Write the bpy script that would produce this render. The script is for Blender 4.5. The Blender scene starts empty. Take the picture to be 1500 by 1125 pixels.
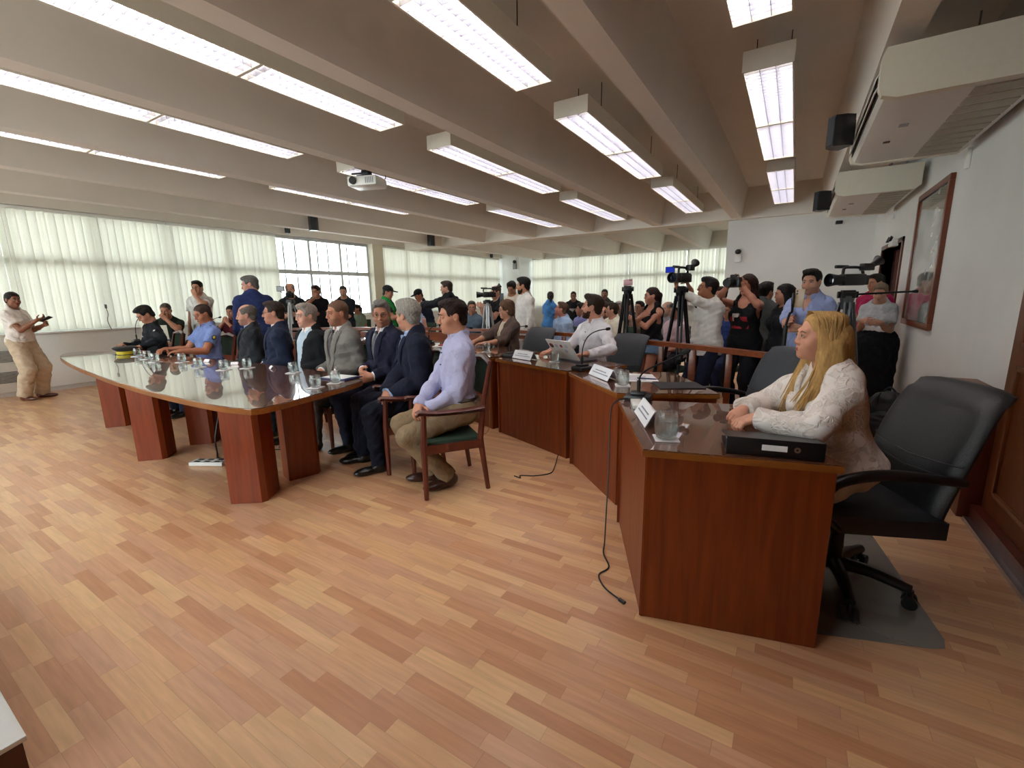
import bpy, bmesh, math, random
import numpy as np
from mathutils import Vector, Matrix
PI = math.pi
SC = bpy.context.scene
COL = SC.collection
random.seed(7)

# ---------------------------------------------------------------- camera model (also used to lay out the room from the photograph)
FOC, YAW, PITCH, ROLL, CAMH = 657.0, .5564, .19363, .0173, 1.40
def cam_rot():
    cy, sy = math.cos(YAW), math.sin(YAW); cp, sp = math.cos(PITCH), math.sin(PITCH)
    f = np.array([-sy*cp, cy*cp, -sp]); r = np.array([cy, sy, 0]); d = np.cross(f, r)
    cr, sr = math.cos(ROLL), math.sin(ROLL)
    return np.stack([cr*r+sr*d, -sr*r+cr*d, f])
CR = cam_rot()
def ray(x, y): return CR.T @ np.array([(x-750)/FOC, (y-562.5)/FOC, 1.0])
def at_z(x, y, z=0.):
    d = ray(x, y); return d*((z-CAMH)/d[2]) + [0, 0, CAMH]
def at_y(x, y, Y):
    d = ray(x, y); return d*(Y/d[1]) + [0, 0, CAMH]
def at_x(x, y, X):
    d = ray(x, y); return d*(X/d[0]) + [0, 0, CAMH]

# ---------------------------------------------------------------- colours and materials
def lin(c):
    if isinstance(c, str):
        c = [int(c[i:i+2], 16)/255 for i in (0, 2, 4)]
    return tuple((v/12.92 if v <= .04045 else ((v+.055)/1.055)**2.4) for v in c[:3])
MATS = {}
def nodes(m):
    nt = m.node_tree
    return nt, nt.nodes, nt.links
def mat(name, col, rough=.6, metal=0., var=.06, scale=30., bump=0., bscale=200., coat=0., spec=.5, sheen=0., stretch=None, fold=0.):
    if name in MATS: return MATS[name]
    m = bpy.data.materials.new(name); m.use_nodes = True
    nt, N, L = nodes(m); b = N['Principled BSDF']
    c = lin(col)
    b.inputs['Roughness'].default_value = rough; b.inputs['Metallic'].default_value = metal
    b.inputs['Specular IOR Level'].default_value = spec
    b.inputs['Coat Weight'].default_value = coat; b.inputs['Coat Roughness'].default_value = .06
    b.inputs['Sheen Weight'].default_value = sheen
    tc = N.new('ShaderNodeTexCoord'); src = tc.outputs['Object']
    if stretch:
        mp = N.new('ShaderNodeMapping'); mp.inputs['Scale'].default_value = stretch
        L.new(src, mp.inputs['Vector']); src = mp.outputs['Vector']
    nz = N.new('ShaderNodeTexNoise'); nz.inputs['Scale'].default_value = scale; nz.inputs['Detail'].default_value = 3
    L.new(src, nz.inputs['Vector'])
    rp = N.new('ShaderNodeValToRGB')
    rp.color_ramp.elements[0].position = .3; rp.color_ramp.elements[1].position = .7
    rp.color_ramp.elements[0].color = tuple(v*(1-var) for v in c)+(1,)
    rp.color_ramp.elements[1].color = tuple(min(1, v*(1+var)) for v in c)+(1,)
    L.new(nz.outputs['Fac'], rp.inputs['Fac']); L.new(rp.outputs['Color'], b.inputs['Base Color'])
    if bump:
        n2 = N.new('ShaderNodeTexNoise'); n2.inputs['Scale'].default_value = bscale; L.new(src, n2.inputs['Vector'])
        bp = N.new('ShaderNodeBump'); bp.inputs['Strength'].default_value = bump; bp.inputs['Distance'].default_value = .01
        if fold:
            n3 = N.new('ShaderNodeTexNoise'); n3.inputs['Scale'].default_value = 9; n3.inputs['Detail'].default_value = 2; n3.inputs['Distortion'].default_value = 1.6; L.new(src, n3.inputs['Vector'])
            b3 = N.new('ShaderNodeBump'); b3.inputs['Strength'].default_value = fold; b3.inputs['Distance'].default_value = .03; L.new(n3.outputs['Fac'], b3.inputs['Height']); L.new(b3.outputs['Normal'], bp.inputs['Normal'])
        L.new(n2.outputs['Fac'], bp.inputs['Height']); L.new(bp.outputs['Normal'], b.inputs['Normal'])
    MATS[name] = m
    return m
def cloth(col, name=None, rough=.85, sheen=.0):
    return mat(name or 'fabric_'+str(col), col, rough, var=.10, scale=14., bump=.18, bscale=160., spec=.25, sheen=sheen, fold=.5)
def skin(col): return mat('skin_'+str(col), col, .5, var=.07, scale=24., bump=.05, bscale=300, spec=.35)
def hairm(col): return mat('hair_'+str(col), col, .55, var=.22, scale=90., bump=.35, bscale=260, spec=.22, stretch=(1, 1, .18))
def emit(name, col, s):
    if name in MATS: return MATS[name]
    m = bpy.data.materials.new(name); m.use_nodes = True
    nt, N, L = nodes(m); N.remove(N['Principled BSDF'])
    e = N.new('ShaderNodeEmission'); e.inputs[0].default_value = lin(col)+(1,); e.inputs[1].default_value = s
    L.new(e.outputs[0], N['Material Output'].inputs[0]); MATS[name] = m
    return m

# ---------------------------------------------------------------- mesh building
class MB:
    """collects shapes into one mesh"""
    def __init__(s): s.v = []; s.f = []; s.mi = []; s.cur = 0
    def add(s, vs, fs):
        b = len(s.v); s.v += [tuple(map(float, p)) for p in vs]
        s.f += [tuple(b+i for i in f) for f in fs]; s.mi += [s.cur]*len(fs)
        return s
    def box(s, c, size, R=None, bev=0.):
        hx, hy, hz = (v/2 for v in size)
        if bev > 0:
            bm = bmesh.new(); bmesh.ops.create_cube(bm, size=1)
            for v in bm.verts: v.co = Vector((v.co.x*2*hx, v.co.y*2*hy, v.co.z*2*hz))
            bmesh.ops.bevel(bm, geom=bm.edges[:], offset=min(bev, .45*min(size)), segments=2, affect='EDGES', profile=.6)
            bm.verts.index_update()
            P = [np.array(v.co) for v in bm.verts]; Fs = [[v.index for v in f.verts] for f in bm.faces]; bm.free()
        else:
            P = [np.array((x*hx, y*hy, z*hz)) for z in (-1, 1) for y in (-1, 1) for x in (-1, 1)]
            Fs = [(0, 2, 3, 1), (4, 5, 7, 6), (0, 1, 5, 4), (2, 6, 7, 3), (0, 4, 6, 2), (1, 3, 7, 5)]
        if R is not None: P = [np.asarray(R) @ p for p in P]
        return s.add([p+np.array(c, float) for p in P], Fs)
    def box2(s, lo, hi, bev=0.):
        lo, hi = np.array(lo, float), np.array(hi, float)
        return s.box((lo+hi)/2, hi-lo, None, bev)
    def tube(s, pts, r, n=8, caps=True):
        pts = [np.array(p, float) for p in pts]; rs = r if isinstance(r, (list, tuple)) else [r]*len(pts)
        rings = []; prev = None
        for i, p in enumerate(pts):
            t = (pts[min(i+1, len(pts)-1)]-pts[max(i-1, 0)]); t /= (np.linalg.norm(t)+1e-9)
            if prev is None:
                a = np.array([0, 0, 1.]) if abs(t[2]) < .9 else np.array([1., 0, 0])
                u = np.cross(t, a)
            else: u = prev - t*np.dot(prev, t)
            u /= (np.linalg.norm(u)+1e-9); w = np.cross(t, u); prev = u
            rings.append([p+rs[i]*(math.cos(2*PI*k/n)*u+math.sin(2*PI*k/n)*w) for k in range(n)])
        vs = [q for ring in rings for q in ring]; fs = []
        for i in range(len(pts)-1):
            for k in range(n):
                a, b = i*n+k, i*n+(k+1) % n
                fs.append((a, b, b+n, a+n))
        if caps:
            fs.append(tuple(range(n))[::-1]); fs.append(tuple((len(pts)-1)*n+k for k in range(n)))
        return s.add(vs, fs)
    def cyl(s, a, b, r, r2=None, n=20): return s.tube([a, b], [r, r if r2 is None else r2], n)
    def lathe(s, prof, c=(0, 0, 0), n=24, R=None, closed=False):
        vs = []; fs = []
        for (r, z) in prof:
            for k in range(n):
                p = np.array([r*math.cos(2*PI*k/n), r*math.sin(2*PI*k/n), z])
                if R is not None: p = np.asarray(R) @ p
                vs.append(p+np.array(c, float))
        for i in range(len(prof)-1):
            for k in range(n):
                a, b = i*n+k, i*n+(k+1) % n
                fs.append((a, b, b+n, a+n))
        if not closed:
            fs.append(tuple(range(n))[::-1]); fs.append(tuple((len(prof)-1)*n+k for k in range(n)))
        else:
            m = len(prof)-1
            for k in range(n): fs.append((m*n+k, m*n+(k+1) % n, (k+1) % n, k))
        return s.add(vs, fs)
    def prism(s, poly, z0, z1):
        n = len(poly)
        vs = [(x, y, z0) for x, y in poly]+[(x, y, z1) for x, y in poly]
        fs = [tuple(range(n))[::-1], tuple(range(n, 2*n))]+[(i, (i+1) % n, (i+1) % n+n, i+n) for i in range(n)]
        ar = sum(poly[i][0]*poly[(i+1) % n][1]-poly[(i+1) % n][0]*poly[i][1] for i in range(n))
        if ar < 0: fs = [f[::-1] for f in fs]
        return s.add(vs, fs)
    def extrude(s, poly, o, u, v, w, th):
        """polygon in the plane (u, v) at o, thickness th along w"""
        o, u, v, w = (np.array(q, float) for q in (o, u, v, w)); n = len(poly)
        vs = [o+a*u+b*v-w*th/2 for a, b in poly]+[o+a*u+b*v+w*th/2 for a, b in poly]
        fs = [tuple(range(n))[::-1], tuple(range(n, 2*n))]+[(i, (i+1) % n, (i+1) % n+n, i+n) for i in range(n)]
        return s.add(vs, fs)
    def grid(s, P):
        P = np.asarray(P); a, b = P.shape[:2]
        return s.add(P.reshape(-1, 3), [(i*b+j, (i+1)*b+j, (i+1)*b+j+1, i*b+j+1) for i in range(a-1) for j in range(b-1)])
    def sphere(s, c, r, n=16, m=10, R=None):
        r = (r, r, r) if not hasattr(r, '__len__') else r
        vs = []; fs = []
        for i in range(m+1):
            th = PI*i/m
            for k in range(n):
                p = np.array([r[0]*math.sin(th)*math.cos(2*PI*k/n), r[1]*math.sin(th)*math.sin(2*PI*k/n), -r[2]*math.cos(th)])
                if R is not None: p = np.asarray(R) @ p
                vs.append(p+np.array(c, float))
        for i in range(m):
            for k in range(n):
                a, b = i*n+k, i*n+(k+1) % n
                fs.append((a, b, b+n, a+n))
        return s.add(vs, fs)
    def build(s, name, m, parent=None, smooth=40, loc=None):
        me = bpy.data.meshes.new(name); me.from_pydata(s.v, [], s.f)
        ms = m if isinstance(m, (list, tuple)) else [m]
        for q in ms: me.materials.append(q)
        if len(ms) > 1: me.polygons.foreach_set('material_index', s.mi)
        bm = bmesh.new(); bm.from_mesh(me); bmesh.ops.remove_doubles(bm, verts=bm.verts, dist=1e-6)
        bmesh.ops.recalc_face_normals(bm, faces=bm.faces); bm.to_mesh(me); bm.free()
        if smooth:
            me.shade_smooth(); me.set_sharp_from_angle(angle=math.radians(smooth))
        o = bpy.data.objects.new(name, me); COL.objects.link(o)
        if parent: o.parent = parent
        if loc is not None: o.location = loc
        return o
def thing(name, label, cat, loc=(0, 0, 0), rz=0., group=None):
    o = bpy.data.objects.new(name, None); o.empty_display_size = .1; COL.objects.link(o)
    o.location = loc; o.rotation_euler = (0, 0, rz)
    return tag(o, label, cat, group)
def tag(o, label, cat, group=None):
    o['label'] = label; o['category'] = cat
    if group: o['group'] = group
    return o
def struct(o): o['kind'] = 'structure'; return o
def dup(o, loc=None, rz=None, label=None, group=None):
    def cp(q, par):
        c = q.copy(); COL.objects.link(c)
        if par is not None: c.parent = par
        for ch in q.children: cp(ch, c)
        return c
    c = cp(o, None)
    if loc is not None: c.location = loc
    if rz is not None: c.rotation_euler = (0, 0, rz)
    if label: c['label'] = label
    if group: c['group'] = group
    return c
def rotz(a):
    c, s = math.cos(a), math.sin(a); return np.array([[c, -s, 0], [s, c, 0], [0, 0, 1.]])
def rotx(a):
    c, s = math.cos(a), math.sin(a); return np.array([[1., 0, 0], [0, c, -s], [0, s, c]])
def roty(a):
    c, s = math.cos(a), math.sin(a); return np.array([[c, 0, s], [0, 1., 0], [-s, 0, c]])
def unit(v):
    v = np.array(v, float); return v/(np.linalg.norm(v)+1e-12)
def bez(P, n=16):
    P = [np.array(p, float) for p in P]; out = []
    for i in range(n+1):
        t = i/n; Q = P[:]
        while len(Q) > 1: Q = [Q[k]*(1-t)+Q[k+1]*t for k in range(len(Q)-1)]
        out.append(Q[0])
    return out
def spline(P, n=8):
    """Catmull-Rom through the points"""
    P = [np.array(p, float) for p in P]; out = []
    for i in range(len(P)-1):
        p0, p1, p2, p3 = P[max(i-1, 0)], P[i], P[i+1], P[min(i+2, len(P)-1)]
        for k in range(n):
            t = k/n
            out.append(.5*((2*p1)+(-p0+p2)*t+(2*p0-5*p1+4*p2-p3)*t*t+(-p0+3*p1-3*p2+p3)*t**3))
    return out+[P[-1]]
# ---------------------------------------------------------------- implicit-surface modelling: bodies, clothes, hair
f32 = np.float32
def pdist(p, X, Y, Z):
    k = p[0]
    if k == 'cap':
        _, a, b, ra, rb, flat = p
        ba = b-a; L2 = float(ba@ba)+1e-9; L = math.sqrt(L2)
        x, y, z = X-f32(a[0]), Y-f32(a[1]), Z-f32(a[2])
        t0 = (x*f32(ba[0])+y*f32(ba[1])+z*f32(ba[2]))/f32(L2)
        t = np.clip(t0, 0, 1)
        d = np.sqrt((x-t*f32(ba[0]))**2+(y-t*f32(ba[1]))**2+(z-t*f32(ba[2]))**2)-(f32(ra)+f32(rb-ra)*t)
        if flat: d = np.maximum(d, (t0-1)*f32(L))
        return d
    if k == 'ell':
        _, c, r, R = p
        x, y, z = X-f32(c[0]), Y-f32(c[1]), Z-f32(c[2])
        q = [x*f32(R[i][0])+y*f32(R[i][1])+z*f32(R[i][2]) for i in range(3)]
        k0 = np.sqrt(sum((q[i]/f32(r[i]))**2 for i in range(3)))
        k1 = np.sqrt(sum((q[i]/f32(r[i]**2))**2 for i in range(3)))+f32(1e-6)
        return k0*(k0-1)/k1
    if k == 'box':
        _, c, hf, R, rd = p
        x, y, z = X-f32(c[0]), Y-f32(c[1]), Z-f32(c[2])
        q = [np.abs(x*f32(R[i][0])+y*f32(R[i][1])+z*f32(R[i][2]))-f32(hf[i]-rd) for i in range(3)]
        o = np.sqrt(sum(np.maximum(v, 0)**2 for v in q))
        return o+np.minimum(np.maximum(q[0], np.maximum(q[1], q[2])), 0)-f32(rd)
def pbox(p):
    if p[0] == 'cap':
        _, a, b, ra, rb, _f = p
        return np.minimum(a-ra, b-rb), np.maximum(a+ra, b+rb)
    c, r, R = p[1], np.array(p[2]), np.array(p[3])
    e = np.sqrt(((R*r[:, None])**2).sum(0)) if p[0] == 'ell' else (np.abs(R)*r[:, None]).sum(0)
    return c-e, c+e
def grow(p, e):
    if p[0] == 'cap': return ('cap', p[1], p[2], p[3]+e, p[4]+e, p[5])
    if p[0] == 'ell': return ('ell', p[1], tuple(v+e for v in p[2]), p[3])
    return ('box', p[1], tuple(v+e for v in p[2]), p[3], p[4]+e)
I3 = np.eye(3)
def cap(a, b, ra, rb=None, flat=False): return ('cap', np.array(a, float), np.array(b, float), ra, ra if rb is None else rb, flat)
def ell(c, r, R=I3): return ('ell', np.array(c, float), tuple(r), R)
def rbox(c, h, R=I3, rd=.01): return ('box', np.array(c, float), tuple(h), R, rd)
def U(p, k=.012, lab=0): return ('u', p, k, lab)
def S(p, k=.006): return ('s', p, k, 0)
def CUT(n, o): return ('cut', np.array(n, float), o, 0)
def NOISE(amp, wl, seed=1): return ('noise', amp, wl, seed)
def ops_box(ops, m=.03):
    lo = np.full(3, 9e9); hi = -lo
    for o in ops:
        if o[0] == 'u':
            a, b = pbox(o[1]); lo = np.minimum(lo, a); hi = np.maximum(hi, b)
    return lo-m, hi+m
def field(ops, lo, hi, h):
    n = np.maximum(np.ceil((hi-lo)/h).astype(int)+1, 3)
    ax = [(lo[i]+h*np.arange(n[i])).astype(f32) for i in range(3)]
    D = np.full(n, .15, f32); lab = np.zeros(n, np.uint8)
    for o in ops:
        if o[0] in 'us':
            a, b = pbox(o[1]); m = o[2]*1.2+3*h
            i0 = np.clip(np.floor((a-m-lo)/h).astype(int), 0, n); i1 = np.clip(np.ceil((b+m-lo)/h).astype(int)+1, 0, n)
            if (i1 <= i0).any(): continue
            sl = tuple(slice(i0[i], i1[i]) for i in range(3))
            d = pdist(o[1], ax[0][sl[0]][:, None, None], ax[1][sl[1]][None, :, None], ax[2][sl[2]][None, None, :])
            Q = D[sl]; k = f32(o[2])
            if o[0] == 'u':
                lab[sl] = np.where(d < Q, o[3], lab[sl])
                hh = np.maximum(k-np.abs(Q-d), 0)
                D[sl] = np.minimum(Q, d)-hh*hh/(4*k)
            else:
                d = -d; hh = np.maximum(k-np.abs(Q-d), 0)
                D[sl] = np.maximum(Q, d)+hh*hh/(4*k)
        elif o[0] == 'cut':
            nn = o[1]
            D = np.maximum(D, (ax[0]*f32(nn[0]))[:, None, None]+(ax[1]*f32(nn[1]))[None, :, None]+(ax[2]*f32(nn[2]))[None, None, :]-f32(o[2]))
        elif o[0] == 'noise':
            rs = np.random.RandomState(o[3]); acc = 0
            for q in range(7):
                w = rs.normal(size=3); w *= 2*PI/(o[2]*(.6+.9*rs.rand()))/np.linalg.norm(w); ph = rs.rand()*6.28
                w2 = rs.normal(size=3)*8; p2 = rs.rand()*6.28
                A = (ax[0]*f32(w[0]))[:, None, None]+(ax[1]*f32(w[1]))[None, :, None]+(ax[2]*f32(w[2]))[None, None, :]
                B = (ax[0]*f32(w2[0]))[:, None, None]+(ax[1]*f32(w2[1]))[None, :, None]+(ax[2]*f32(w2[2]))[None, None, :]
                acc = acc+np.sin(A+ph+1.5*np.sin(B+p2))
            D = D+f32(o[1]/2.2)*acc
        elif o[0] == 'v':          # opening of a coat front: P, axes T, centre offset x0, half width at top/bottom, heights
            _, P, T, u0, u1, w0, w1, fmin = o
            x, y, z = ax[0]-f32(P[0]), ax[1]-f32(P[1]), ax[2]-f32(P[2])
            lc = [(x*f32(T[i][0]))[:, None, None]+(y*f32(T[i][1]))[None, :, None]+(z*f32(T[i][2]))[None, None, :] for i in range(3)]
            t = (lc[2]-f32(u0))/f32(u1-u0)
            w = f32(w0)+f32(w1-w0)*np.clip(t, 0, 1.3)
            d = np.maximum(np.maximum(np.abs(lc[0])-w, f32(fmin)-lc[1]), f32(u0)-lc[2])
            D = np.maximum(D, -d)
    return D, lab
CORN = np.array([[i, j, k] for i in (0, 1) for j in (0, 1) for k in (0, 1)])
EDG = [(a, b) for a in range(8) for b in range(a+1, 8) if abs(CORN[a]-CORN[b]).sum() == 1]
def nets(D, lab, lo, h):
    Sg = D < 0
    c = np.zeros(tuple(s-1 for s in D.shape), np.uint8)
    for i, j, k in CORN: c += Sg[i:Sg.shape[0]-1+i, j:Sg.shape[1]-1+j, k:Sg.shape[2]-1+k]
    act = np.argwhere((c > 0) & (c < 8))
    if len(act) == 0: return np.zeros((0, 3)), np.zeros((0, 4), int), np.zeros(0, int)
    vals = np.stack([D[act[:, 0]+i, act[:, 1]+j, act[:, 2]+k] for i, j, k in CORN], 1)
    acc = np.zeros((len(act), 3)); cnt = np.zeros(len(act))
    for a, b in EDG:
        m = (vals[:, a] < 0) != (vals[:, b] < 0)
        t = np.where(m, vals[:, a]/np.where(m, vals[:, a]-vals[:, b], 1), 0)
        p = CORN[a]+t[:, None]*(CORN[b]-CORN[a])
        acc += p*m[:, None]; cnt += m
    V = lo+h*(act+acc/cnt[:, None])
    idx = np.full(c.shape, -1, np.int32); idx[tuple(act.T)] = np.arange(len(act))
    Q = []
    for ax in range(3):
        u, v = (ax+1) % 3, (ax+2) % 3
        sl0 = [slice(None)]*3; sl1 = [slice(None)]*3
        sl0[ax] = slice(0, D.shape[ax]-1); sl1[ax] = slice(1, None)
        e = np.argwhere(Sg[tuple(sl0)] != Sg[tuple(sl1)])
        ok = (e[:, u] > 0) & (e[:, v] > 0) & (e[:, u] < D.shape[u]-1) & (e[:, v] < D.shape[v]-1)
        e = e[ok]
        if len(e) == 0: continue
        du = np.zeros(3, int); du[u] = 1; dv = np.zeros(3, int); dv[v] = 1
        q = np.stack([idx[tuple((e-du-dv).T)], idx[tuple((e-dv).T)], idx[tuple(e.T)], idx[tuple((e-du).T)]], 1)
        flip = ~Sg[tuple(e.T)]
        q[flip] = q[flip][:, ::-1]
        Q.append(q)
    Q = np.concatenate(Q); Q = Q[(Q >= 0).all(1)]
    L = lab[tuple(act.T)]
    return V, Q, L[Q[:, 0]].astype(int)
def sdf_mesh(ops, h, fine=(), box=None):
    """surface of the ops at voxel h, with the boxes in FINE remeshed at their own voxel"""
    lo, hi = box if box else ops_box(ops)
    D, lab = field(ops, lo, hi, h); V, Q, L = nets(D, lab, lo, h)
    out = [(V, Q, L)]
    if fine:
        keep = np.ones(len(Q), bool)
        for a, b, hf in fine: keep &= ~((V[Q] > a+.6*h) & (V[Q] < b-.6*h)).all((1, 2))
        out = [(V, Q[keep], L[keep])]
        for a, b, hf in fine:
            D, lab = field(ops, a-3*hf, b+3*hf, hf); v, q, l = nets(D, lab, a-3*hf, hf)
            k = ((v[q] > a-hf) & (v[q] < b+hf)).all((1, 2)); out.append((v, q[k], l[k]))
    vs, qs, ls, n = [], [], [], 0
    for v, q, l in out: vs.append(v); qs.append(q+n); ls.append(l); n += len(v)
    V, Q, L = np.concatenate(vs), np.concatenate(qs), np.concatenate(ls)
    used = np.unique(Q); mp = np.full(len(V), -1); mp[used] = np.arange(len(used))
    return V[used], mp[Q], L
def sdf_obj(name, ops, h, ms, parent=None, fine=(), box=None, post=None):
    V, Q, L = sdf_mesh(ops, h, fine, box)
    if post is not None: L = post(V, Q, L)
    me = bpy.data.meshes.new(name)
    me.vertices.add(len(V)); me.vertices.foreach_set('co', V.astype(f32).ravel())
    me.loops.add(len(Q)*4); me.loops.foreach_set('vertex_index', Q.astype(np.int32).ravel())
    me.polygons.add(len(Q)); me.polygons.foreach_set('loop_start', np.arange(0, len(Q)*4, 4, dtype=np.int32))
    ms = ms if isinstance(ms, (list, tuple)) else [ms]
    for m in ms: me.materials.append(m)
    me.update(calc_edges=True)
    if len(ms) > 1: me.polygons.foreach_set('material_index', np.minimum(L, len(ms)-1).astype(np.int32))
    me.shade_smooth(); me.update()
    o = bpy.data.objects.new(name, me); COL.objects.link(o)
    if parent: o.parent = parent
    return o
def opval(ops, P):
    """min distance of the union shapes at points P"""
    P = np.asarray(P, f32); d = np.full(len(P), 9., f32)
    for o in ops:
        if o[0] == 'u': d = np.minimum(d, pdist(o[1], P[:, 0], P[:, 1], P[:, 2]))
    return d

def ik(a, t, l1, l2, pole):
    a, t = np.array(a, float), np.array(t, float); d = t-a; L = np.linalg.norm(d)
    if L > (l1+l2)*.995: t = a+d/L*(l1+l2)*.995; d = t-a; L = np.linalg.norm(d)
    u = d/L; p = np.array(pole, float); p = unit(p-u*(p@u))
    x = (l1*l1-l2*l2+L*L)/(2*L); y = math.sqrt(max(l1*l1-x*x, 1e-6))
    return a+u*x+p*y, t
def hand_ops(W, d, n, side, sc, curl, lab=0, spread=0.):
    d = unit(d); n = np.array(n, float); n = unit(n-d*(n@d)); l = np.cross(d, n)*(1 if side > 0 else -1)
    R = np.stack([l, d, n]); o = []
    o.append(U(rbox(W+d*.05*sc, (.040*sc, .046*sc, .0135*sc), R, .013*sc), .012, lab))
    o.append(U(cap(W-d*.02*sc, W+d*.03*sc, .025*sc, .024*sc), .015, lab))
    o.append(U(ell(W+(d*.03+l*.025+n*.006)*sc, (.018*sc, .03*sc, .016*sc), R), .01, lab))
    for off, ln, cc in ((.030, .070, .9), (.010, .079, 1.), (-.010, .073, 1.08), (-.0295, .057, 1.15)):
        p = W+(d*.09+l*off)*sc; a = 0; ln *= sc
        dirn = unit(d+l*off*spread*8)
        for fr, da, r in ((.45, 68, .0094), (.31, 88, .0086), (.24, 50, .0076)):
            a += math.radians(da)*curl*cc
            q = p+(dirn*math.cos(a)+n*math.sin(a))*ln*fr
            o.append(U(cap(p, q, r*sc, (r-.0007)*sc), .003, lab)); p = q
    p = W+(d*.022+l*.030+n*.006)*sc
    q = p+unit(d*.62+l*(.75-.4*curl)+n*(.25+.4*curl))*.052*sc
    e = q+unit(d*.85+l*(.3-.5*curl)+n*(.25+.35*curl))*.036*sc
    o += [U(cap(p, q, .0135*sc, .0105*sc), .006, lab), U(cap(q, e, .0105*sc, .0085*sc), .003, lab)]
    return o
EYEW = mat('eye_white', 'd8d2cb', .25); IRIS = mat('eye_iris', '1d130d', .15)

def person(label, x, y, face, pose='stand', h=1.72, z0=0., seat=.46, look=None, lean=0., side=0., twist=0., hands=None, skinc='c89678', hair=('short', '2a2018'),
           top=None, jacket=None, tie=None, bottom=('trousers', '23252d'), shoes='14110f', female=False, girth=1., vox=.010, eyewear=None, beard=None, cap_hat=None,
           feet=None, group=None, neck_open=.0, knees=None, tilt=0., headfwd=0., vest=None, bare=None, extra=None, hfine=None):
    s = h/1.72
    fx, fy = face; ang = math.atan2(-fx, fy)
    Rw = rotz(ang); Wl = lambda v: Rw.T @ np.array(v, float)      # world direction -> local
    sit = pose == 'sit'
    hip = (.525*h-.0) if not sit else seat+.108*s
    P = np.array([0, 0, hip])
    la, sa = math.radians(lean), math.radians(side)
    Up = unit([math.sin(sa), math.sin(la), math.cos(la)*math.cos(sa)])
    tw = math.radians(twist)
    Fw = unit(np.array([-math.sin(tw), math.cos(tw), 0])-Up*np.dot(Up, [-math.sin(tw), math.cos(tw), 0])); Rt = np.cross(Fw, Up)
    T = np.stack([Rt, Fw, Up])
    pt = lambda r, f, u: P+(Rt*r+Fw*f+Up*u)*s
    sw = .140 if female else .163
    g = girth
    T0 = I3
    torso = [
        (ell(P+np.array([0, -.01, .02])*s, (.168*s*(.5+.5*g)*(1.03 if female else 1), .118*s*(.5+.5*g), .125*s), T0), .04),
        (ell(pt(0, .012*g, .15), (.135*s*g if female else .150*s*g, .104*s*g+(.03*(g-1)), .17*s), T), .05),
        (ell(pt(0, .0, .33), (.148*s*(.6+.4*g) if female else .168*s*(.6+.4*g), .112*s*(.6+.4*g), .19*s), T), .05),
        (cap(pt(-sw*.8, -.015, .440), pt(sw*.8, -.015, .440), .050*s), .035),
        (cap(pt(-sw*.62, -.02, .46), pt(-.02, -.025, .545), .042*s, .045*s), .05),
        (cap(pt(sw*.62, -.02, .46), pt(.02, -.025, .545), .042*s, .045*s), .05)]
    if female: torso += [(ell(pt(e*.07, .085, .32), (.062*s, .06*s, .065*s), T), .03) for e in (-1, 1)]
    HCb = pt(0, -.02, .53)
    lk = unit(Wl(look)) if look is not None else unit(Fw+np.array([0, 0, -.12]))
    hu = unit(unit(Up*.35+np.array([0, 0, .65])) - lk*np.dot(lk, unit(Up*.35+np.array([0, 0, .65]))))
    if tilt:
        a = math.radians(tilt); hx0 = np.cross(lk, hu); hu = unit(hu*math.cos(a)+hx0*math.sin(a))
    hx = np.cross(lk, hu); HR = np.stack([hx, lk, hu])
    nd = unit(Up*.7+np.array([0, 0, .3])+Fw*(.18+headfwd))
    HC = HCb+nd*.145*s+lk*.012
    hs = s*(.97 if female else 1.)*.985
    hp = lambda a, b, c: HC+(hx*a+lk*b+hu*c)*hs
    he = lambda c, r, k=.012, lab=0: U(ell(hp(*c), tuple(v*hs for v in r), HR), k, lab)
    hc = lambda a, b, ra, rb=None, k=.01, lab=0: U(cap(hp(*a), hp(*b), ra*hs, None if rb is None else rb*hs), k, lab)
    nr = (.050 if female else .058)*s*(.7+.3*g)
    # ---- arms
    sh = {e: pt(e*sw, -.01, .44) for e in (-1, 1)}
    hands = dict(hands or {}); arm = {}
    for e, nm in ((-1, 'L'), (1, 'R')):
        spec = hands.get(nm) or {}
        if 'at' in spec: tgt = np.array(spec['at'], float)
        elif sit: tgt = pt(e*.115, .185, .105)
        else: tgt = pt(e*(sw+.06), .05, -.10)
        if spec.get('wp'): tgt = Rw.T @ (np.array(spec['wp'], float)-np.array([x, y, 0]))     # a world point
        pole = np.array(spec.get('pole', (e*.22, -.6, -.8)), float)
        el, wr = ik(sh[e], tgt, .285*s, .255*s, pole)
        fd = unit(wr-el); d = spec.get('dir'); d = unit(d) if d is not None else (unit([-e*.7, .6, -.15]) if sit and not spec else fd)
        if spec.get('wdir') is not None: d = unit(Wl(spec['wdir']))
        n = spec.get('palm'); n = np.array(n, float) if n is not None else (np.array([0, -.2, -1.]) if sit and not spec else np.array([-e, -.2, -.3]))
        if spec.get('wpalm') is not None: n = Wl(spec['wpalm'])
        arm[e] = (sh[e], el, wr, d, n, spec.get('curl', .35), spec.get('spread', 0))
    am = (.86 if female else 1.)*s*(.75+.25*g)
    up_arm = {e: [(cap(arm[e][0], arm[e][1], .052*am, .042*am), .03), (ell(pt(e*(sw-.005), -.01, .425), (.050*am, .055*am, .062*am), T), .02)] for e in arm}
    lo_arm = {e: [(cap(arm[e][1], arm[e][1]*.62+arm[e][2]*.38, .042*am, .041*am), .02), (cap(arm[e][1]*.62+arm[e][2]*.38, arm[e][2], .041*am, .027*am), .02)] for e in arm}
    # ---- legs
    leg = {}
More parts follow.
